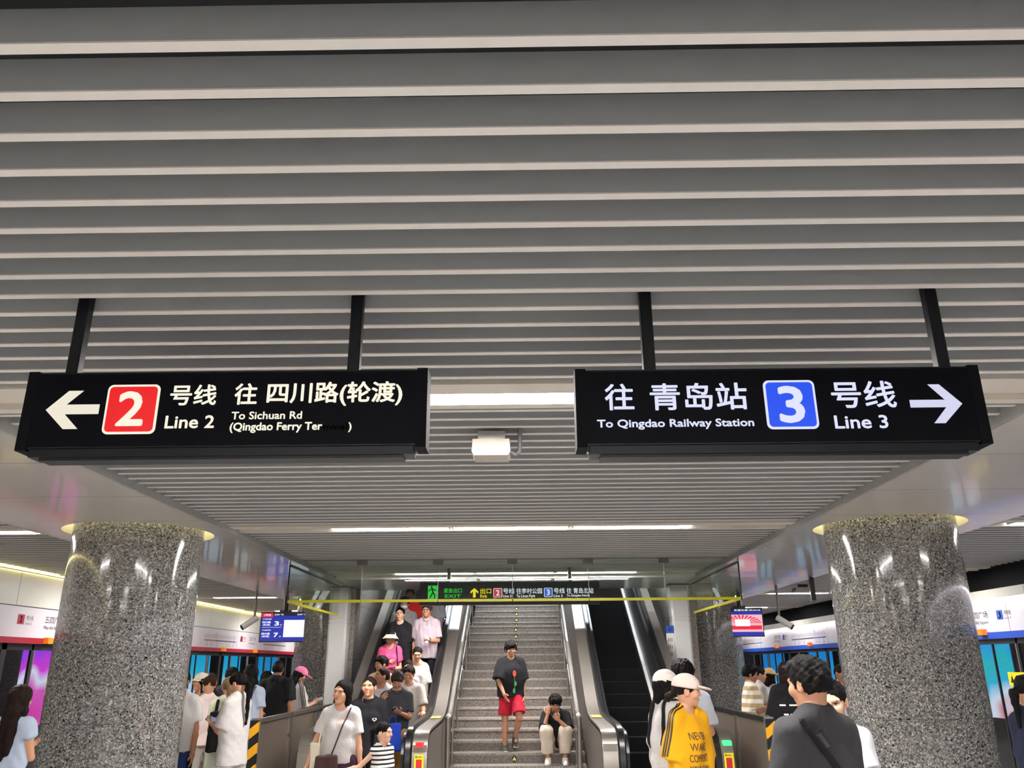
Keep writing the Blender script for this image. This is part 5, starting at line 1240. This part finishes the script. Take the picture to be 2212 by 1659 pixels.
r3 = P('R3', 'person with thick black hair and a white shirt behind the two caps', 1.50, 8.15, 0, 172, 1.715, 'm', hair=('mop', DK), head=(25, 0), top=tee(K('cool white', 'c0c4cd'), loose=.03, sleeve=.8), bottom=pants(BLK), arms=('down', 'bagside'))
r4 = P('R4', 'person in a dark grey tee with a black sling strap, seen close from behind', 1.385, 4.2, 0, 198, 1.715, 'm', vox=.0075, hair=('short', DK), head=(14, 6), arms=('fold', 'fold'), build=.93, top=tee(K('dark grey', '343436'), loose=.012, sleeve=.85, amp=.003), bottom=pants(BLK))
r5 = P('R5', 'person with black hair and a pale top facing the one in dark grey', 1.84, 5.2, 0, -28, 1.58, 'f', vox=.008, skin='p', hair=('lowtail', DK, .2), head=(-4, 12), arms=('fold', 'fold'), top=tee(K('pale grey', 'd0d3d8'), loose=.02), bottom=pants(BLK))
P('R6', 'person with short hair looking down, half hidden behind the nearer right column', 4.40, 12.0, 0, 20, 1.665, 'm', 't', hair=('buzz', DB), head=(0, 16), top=tee(K('pale rose', 'd8c4c4'), loose=.02), bottom=pants(BLK))
r7 = P('R7', 'person in a beige and white striped tee and glasses facing right', 3.24, 12.4, 0, 84, 1.655, 'm', 't', build=1.12, hair=('short', DK), head=(0, 8), glasses='141414', arms=('phone', 'phone'), top=tee(K('beige bands', 'e4ddd0', ('bands', 'b39a72', 9, .5)), loose=.035, sleeve=.9), bottom=pants(BLK))
r8 = P('R8', 'person in a white tee with black straps beside the striped tee', 3.52, 12.95, 0, 92, 1.64, 'f', hair=('bun', DK), head=(0, 10), arms=('phone', 'phone'), top=tee(WHT, loose=.02), bottom=pants(CHA))
r9 = P('R9', 'person in a straw hat and white shirt with black trousers and white shoes', 3.80, 13.4, 0, 130, 1.60, 'f', hair=('bob', DB), cap=('straw', 'b79a6a'), head=(10, 6), arms=('phone', 'fold'), top=tee(WHT, loose=.045, sleeve=1.0, hem=.84), bottom=pants(BLK, wide=.02))
r10 = P('R10', 'person in a black tee with white print and dark brown hair seen from behind', 3.14, 10.35, 0, 186, 1.70, 'f', vox=.010, hair=('bob', '241512'), head=(0, 0), arms=('fold', 'down'), top=tee(BLK, loose=.055, sleeve=1.0, hem=.80), bottom=pants(CHA))
mb = MB()
for x0, z0, w_ in ((.10, 1.22, .06), (-.03, 1.22, .09), (.08, 1.12, .05), (-.02, 1.12, .08), (.06, 1.02, .06), (-.04, 1.02, .09)): mb.add([(x0, 0, z0), (x0+w_, 0, z0), (x0+w_, 0, z0+.018), (x0, 0, z0+.018)], [(0, 1, 2, 3)])
print_on(r10, mb, mat('white print', 'f0eeec', .7, var=0), front=False, lift=.006)
r11 = P('R11', 'person in a navy top with a black ponytail at the right edge of the picture', 3.66, 6.35, 0, 112, 1.585, 'f', vox=.009, hair=('lowtail', DK, .22), head=(-4, 24), arms=('phone', 'phone'), top=tee(K('navy', '1a2036'), loose=.025, sleeve=.9), bottom=pants(BLK))

# ---------------------------------------------------------------- bags
def soft_bag(name, label, cat, pi, c, w_, d, h_, m, rot=0, taper=.85, group=None):
    t = thing(name, label, cat, pi['loc'], pi['face'], group); F = Field(np.array(c)-.45, np.array(c)+.45, .010)
    X = np.array(c, float)
    R = rZ(math.radians(rot))
    def fn(x, y, z):
        px, py, pz = x-X[0], y-X[1], z-X[2]; u = px*R[0, 0]+py*R[1, 0]; v = px*R[0, 1]+py*R[1, 1]
        k = 1-(1-taper)*np.clip(pz/h_+.5, 0, 1); qx = np.abs(u)/k-w_/2+.02; qy = np.abs(v)-d/2+.02; qz = np.abs(pz)-h_/2+.02
        return np.sqrt(np.maximum(qx, 0)**2+np.maximum(qy, 0)**2+np.maximum(qz, 0)**2)+np.minimum(np.maximum(np.maximum(qx, qy), qz), 0)-.02
    r_ = max(w_, d, h_)*.75; F.put(fn, X-r_, X+r_, .01); F.noise(.004, 22, 3); me = npmesh('bag_body', [(*F.mesh(1), 0)]); link('bag_body', me, m, t, smooth=0); me.shade_smooth(); return t
k1 = e1['s']
t = soft_bag('tote_bag', 'cream tote bag hanging from the shoulder of the person in purple trousers', 'bag', e1, (-.215, .02, .90*k1), .15, .10, .36, K('cream canvas', 'd6cfb8'), 75, .9)
for dy in (-.055, .045): O('strap', MB().tube([(-.20, .02+dy, 1.05*k1), (-.165, dy*.9, 1.25*k1), (-.12, dy*.5, 1.455*k1)], .009, 8), K('cream canvas', 'd6cfb8'), t)
t = soft_bag('crossbody_bag', 'dark brown crossbody bag at the hip of the person in purple trousers', 'bag', e1, (-.085, -.165, .90*k1), .22, .07, .16, K('brown leather', '3a2624', None), 0, .95)
strap(e1, (.10, 1.44*k1), (-.06, .96*k1), .007, t, K('brown strap', '4a1f22'))
t = soft_bag('shopping_bag', 'blue shopping bag hanging in front of the person in the charcoal polo', 'bag', e4, (.00, -.30, .80), .26, .10, .34, K('royal blue', '1f3fa8'), 8, .85)
O('handle', MB().tube([(-.06, -.30, .96), (-.03, -.30, 1.06), (.03, -.30, 1.06), (.06, -.30, .96)], .005, 6), K('royal blue', '1f3fa8'), t)
t = soft_bag('backpack', 'black backpack worn over the pale yellow top', 'backpack', p6, (0, .20, 1.10*p6['s']), .28, .16, .42, K('black nylon', '0f0f12'), 0, .85)
for g in (-1, 1): strap(p6, (g*.085, 1.44*p6['s']), (g*.12, 1.02*p6['s']), .018, t, K('black nylon', '0f0f12'))
O('top_handle', MB().tube([(-.04, .19, 1.30*p6['s']), (-.03, .20, 1.345*p6['s']), (.03, .20, 1.345*p6['s']), (.04, .19, 1.30*p6['s'])], .009, 8), K('black nylon', '0f0f12'), t)
t = soft_bag('crossbody_bag', 'small grey crossbody bag on the person in light blue and mint', 'bag', p8, (.17, .03, .86), .05, .16, .16, K('slate nylon', '5a5a72'), 0, .95); strap(p8, (-.10, 1.45), (.12, .92), .014, t, K('slate nylon', '5a5a72'))
t = soft_bag('shoulder_bag', 'small black shoulder bag of the person in pink', 'bag', e8, (.22, -.02, .92), .07, .16, .16, BLK, 0, .9); strap(e8, (.10, 1.40), (.145, 1.0), .010, t, BLK, back=True)
t = soft_bag('shoulder_bag', 'small black bag with wide straps worn in front by the person in the white cap', 'bag', r1, (0, -.26, 1.05), .20, .10, .22, K('black nylon', '0f0f12'), 0, .85)
for g in (-1, 1): strap(r1, (g*.085, 1.40), (g*.12, 1.05), .020, t, K('black nylon', '0f0f12'))
t = soft_bag('sling_bag', 'black sling bag across the person in the dark grey tee', 'bag', r4, (-.05, -.20, 1.02), .22, .08, .14, K('black nylon', '0f0f12'), 0, .95)
strap(r4, (.135, 1.475), (-.17, .96), .017, t, K('black webbing', '16161a'), back=True)
O('buckle', MB().tube([(.105, .165, 1.40), (.07, .175, 1.345)], .022, 8), mat('buckle plastic', '0a0a0c', .25, var=0), t)
t = soft_bag('tote_bag', 'white canvas bag on the arm of the person in the striped tee', 'bag', r7, (.05, -.34, .96), .10, .30, .34, OFF, 0, .8)
O('strap', MB().tube([(.05, -.42, 1.10), (.08, -.38, 1.20), (.08, -.30, 1.20), (.05, -.26, 1.10)], .007, 6), BLK, t)
t = soft_bag('plastic_bag', 'pale carrier bag held by the person in the straw hat', 'bag', r9, (-.16, -.30, .84), .24, .12, .36, K('pale plastic', 'd9d2da', None), 20, .7)
O('handle', MB().tube([(-.19, -.30, 1.0), (-.17, -.3, 1.09), (-.13, -.3, 1.0)], .006, 6), K('pale plastic', 'd9d2da', None), t)
t = soft_bag('carrier_bag', 'pale pink crumpled bag hanging low in front of the right escalator newel', 'bag', r1, (.26, -.10, .78), .20, .16, .34, K('pale pink bag', 'd9c6ca', None), 30, .75)
O('handle', MB().tube([(.22, -.12, .93), (.23, -.1, 1.02), (.29, -.1, 1.02), (.31, -.1, .93)], .007, 6), K('tan handle', 'b59a78', None), t)
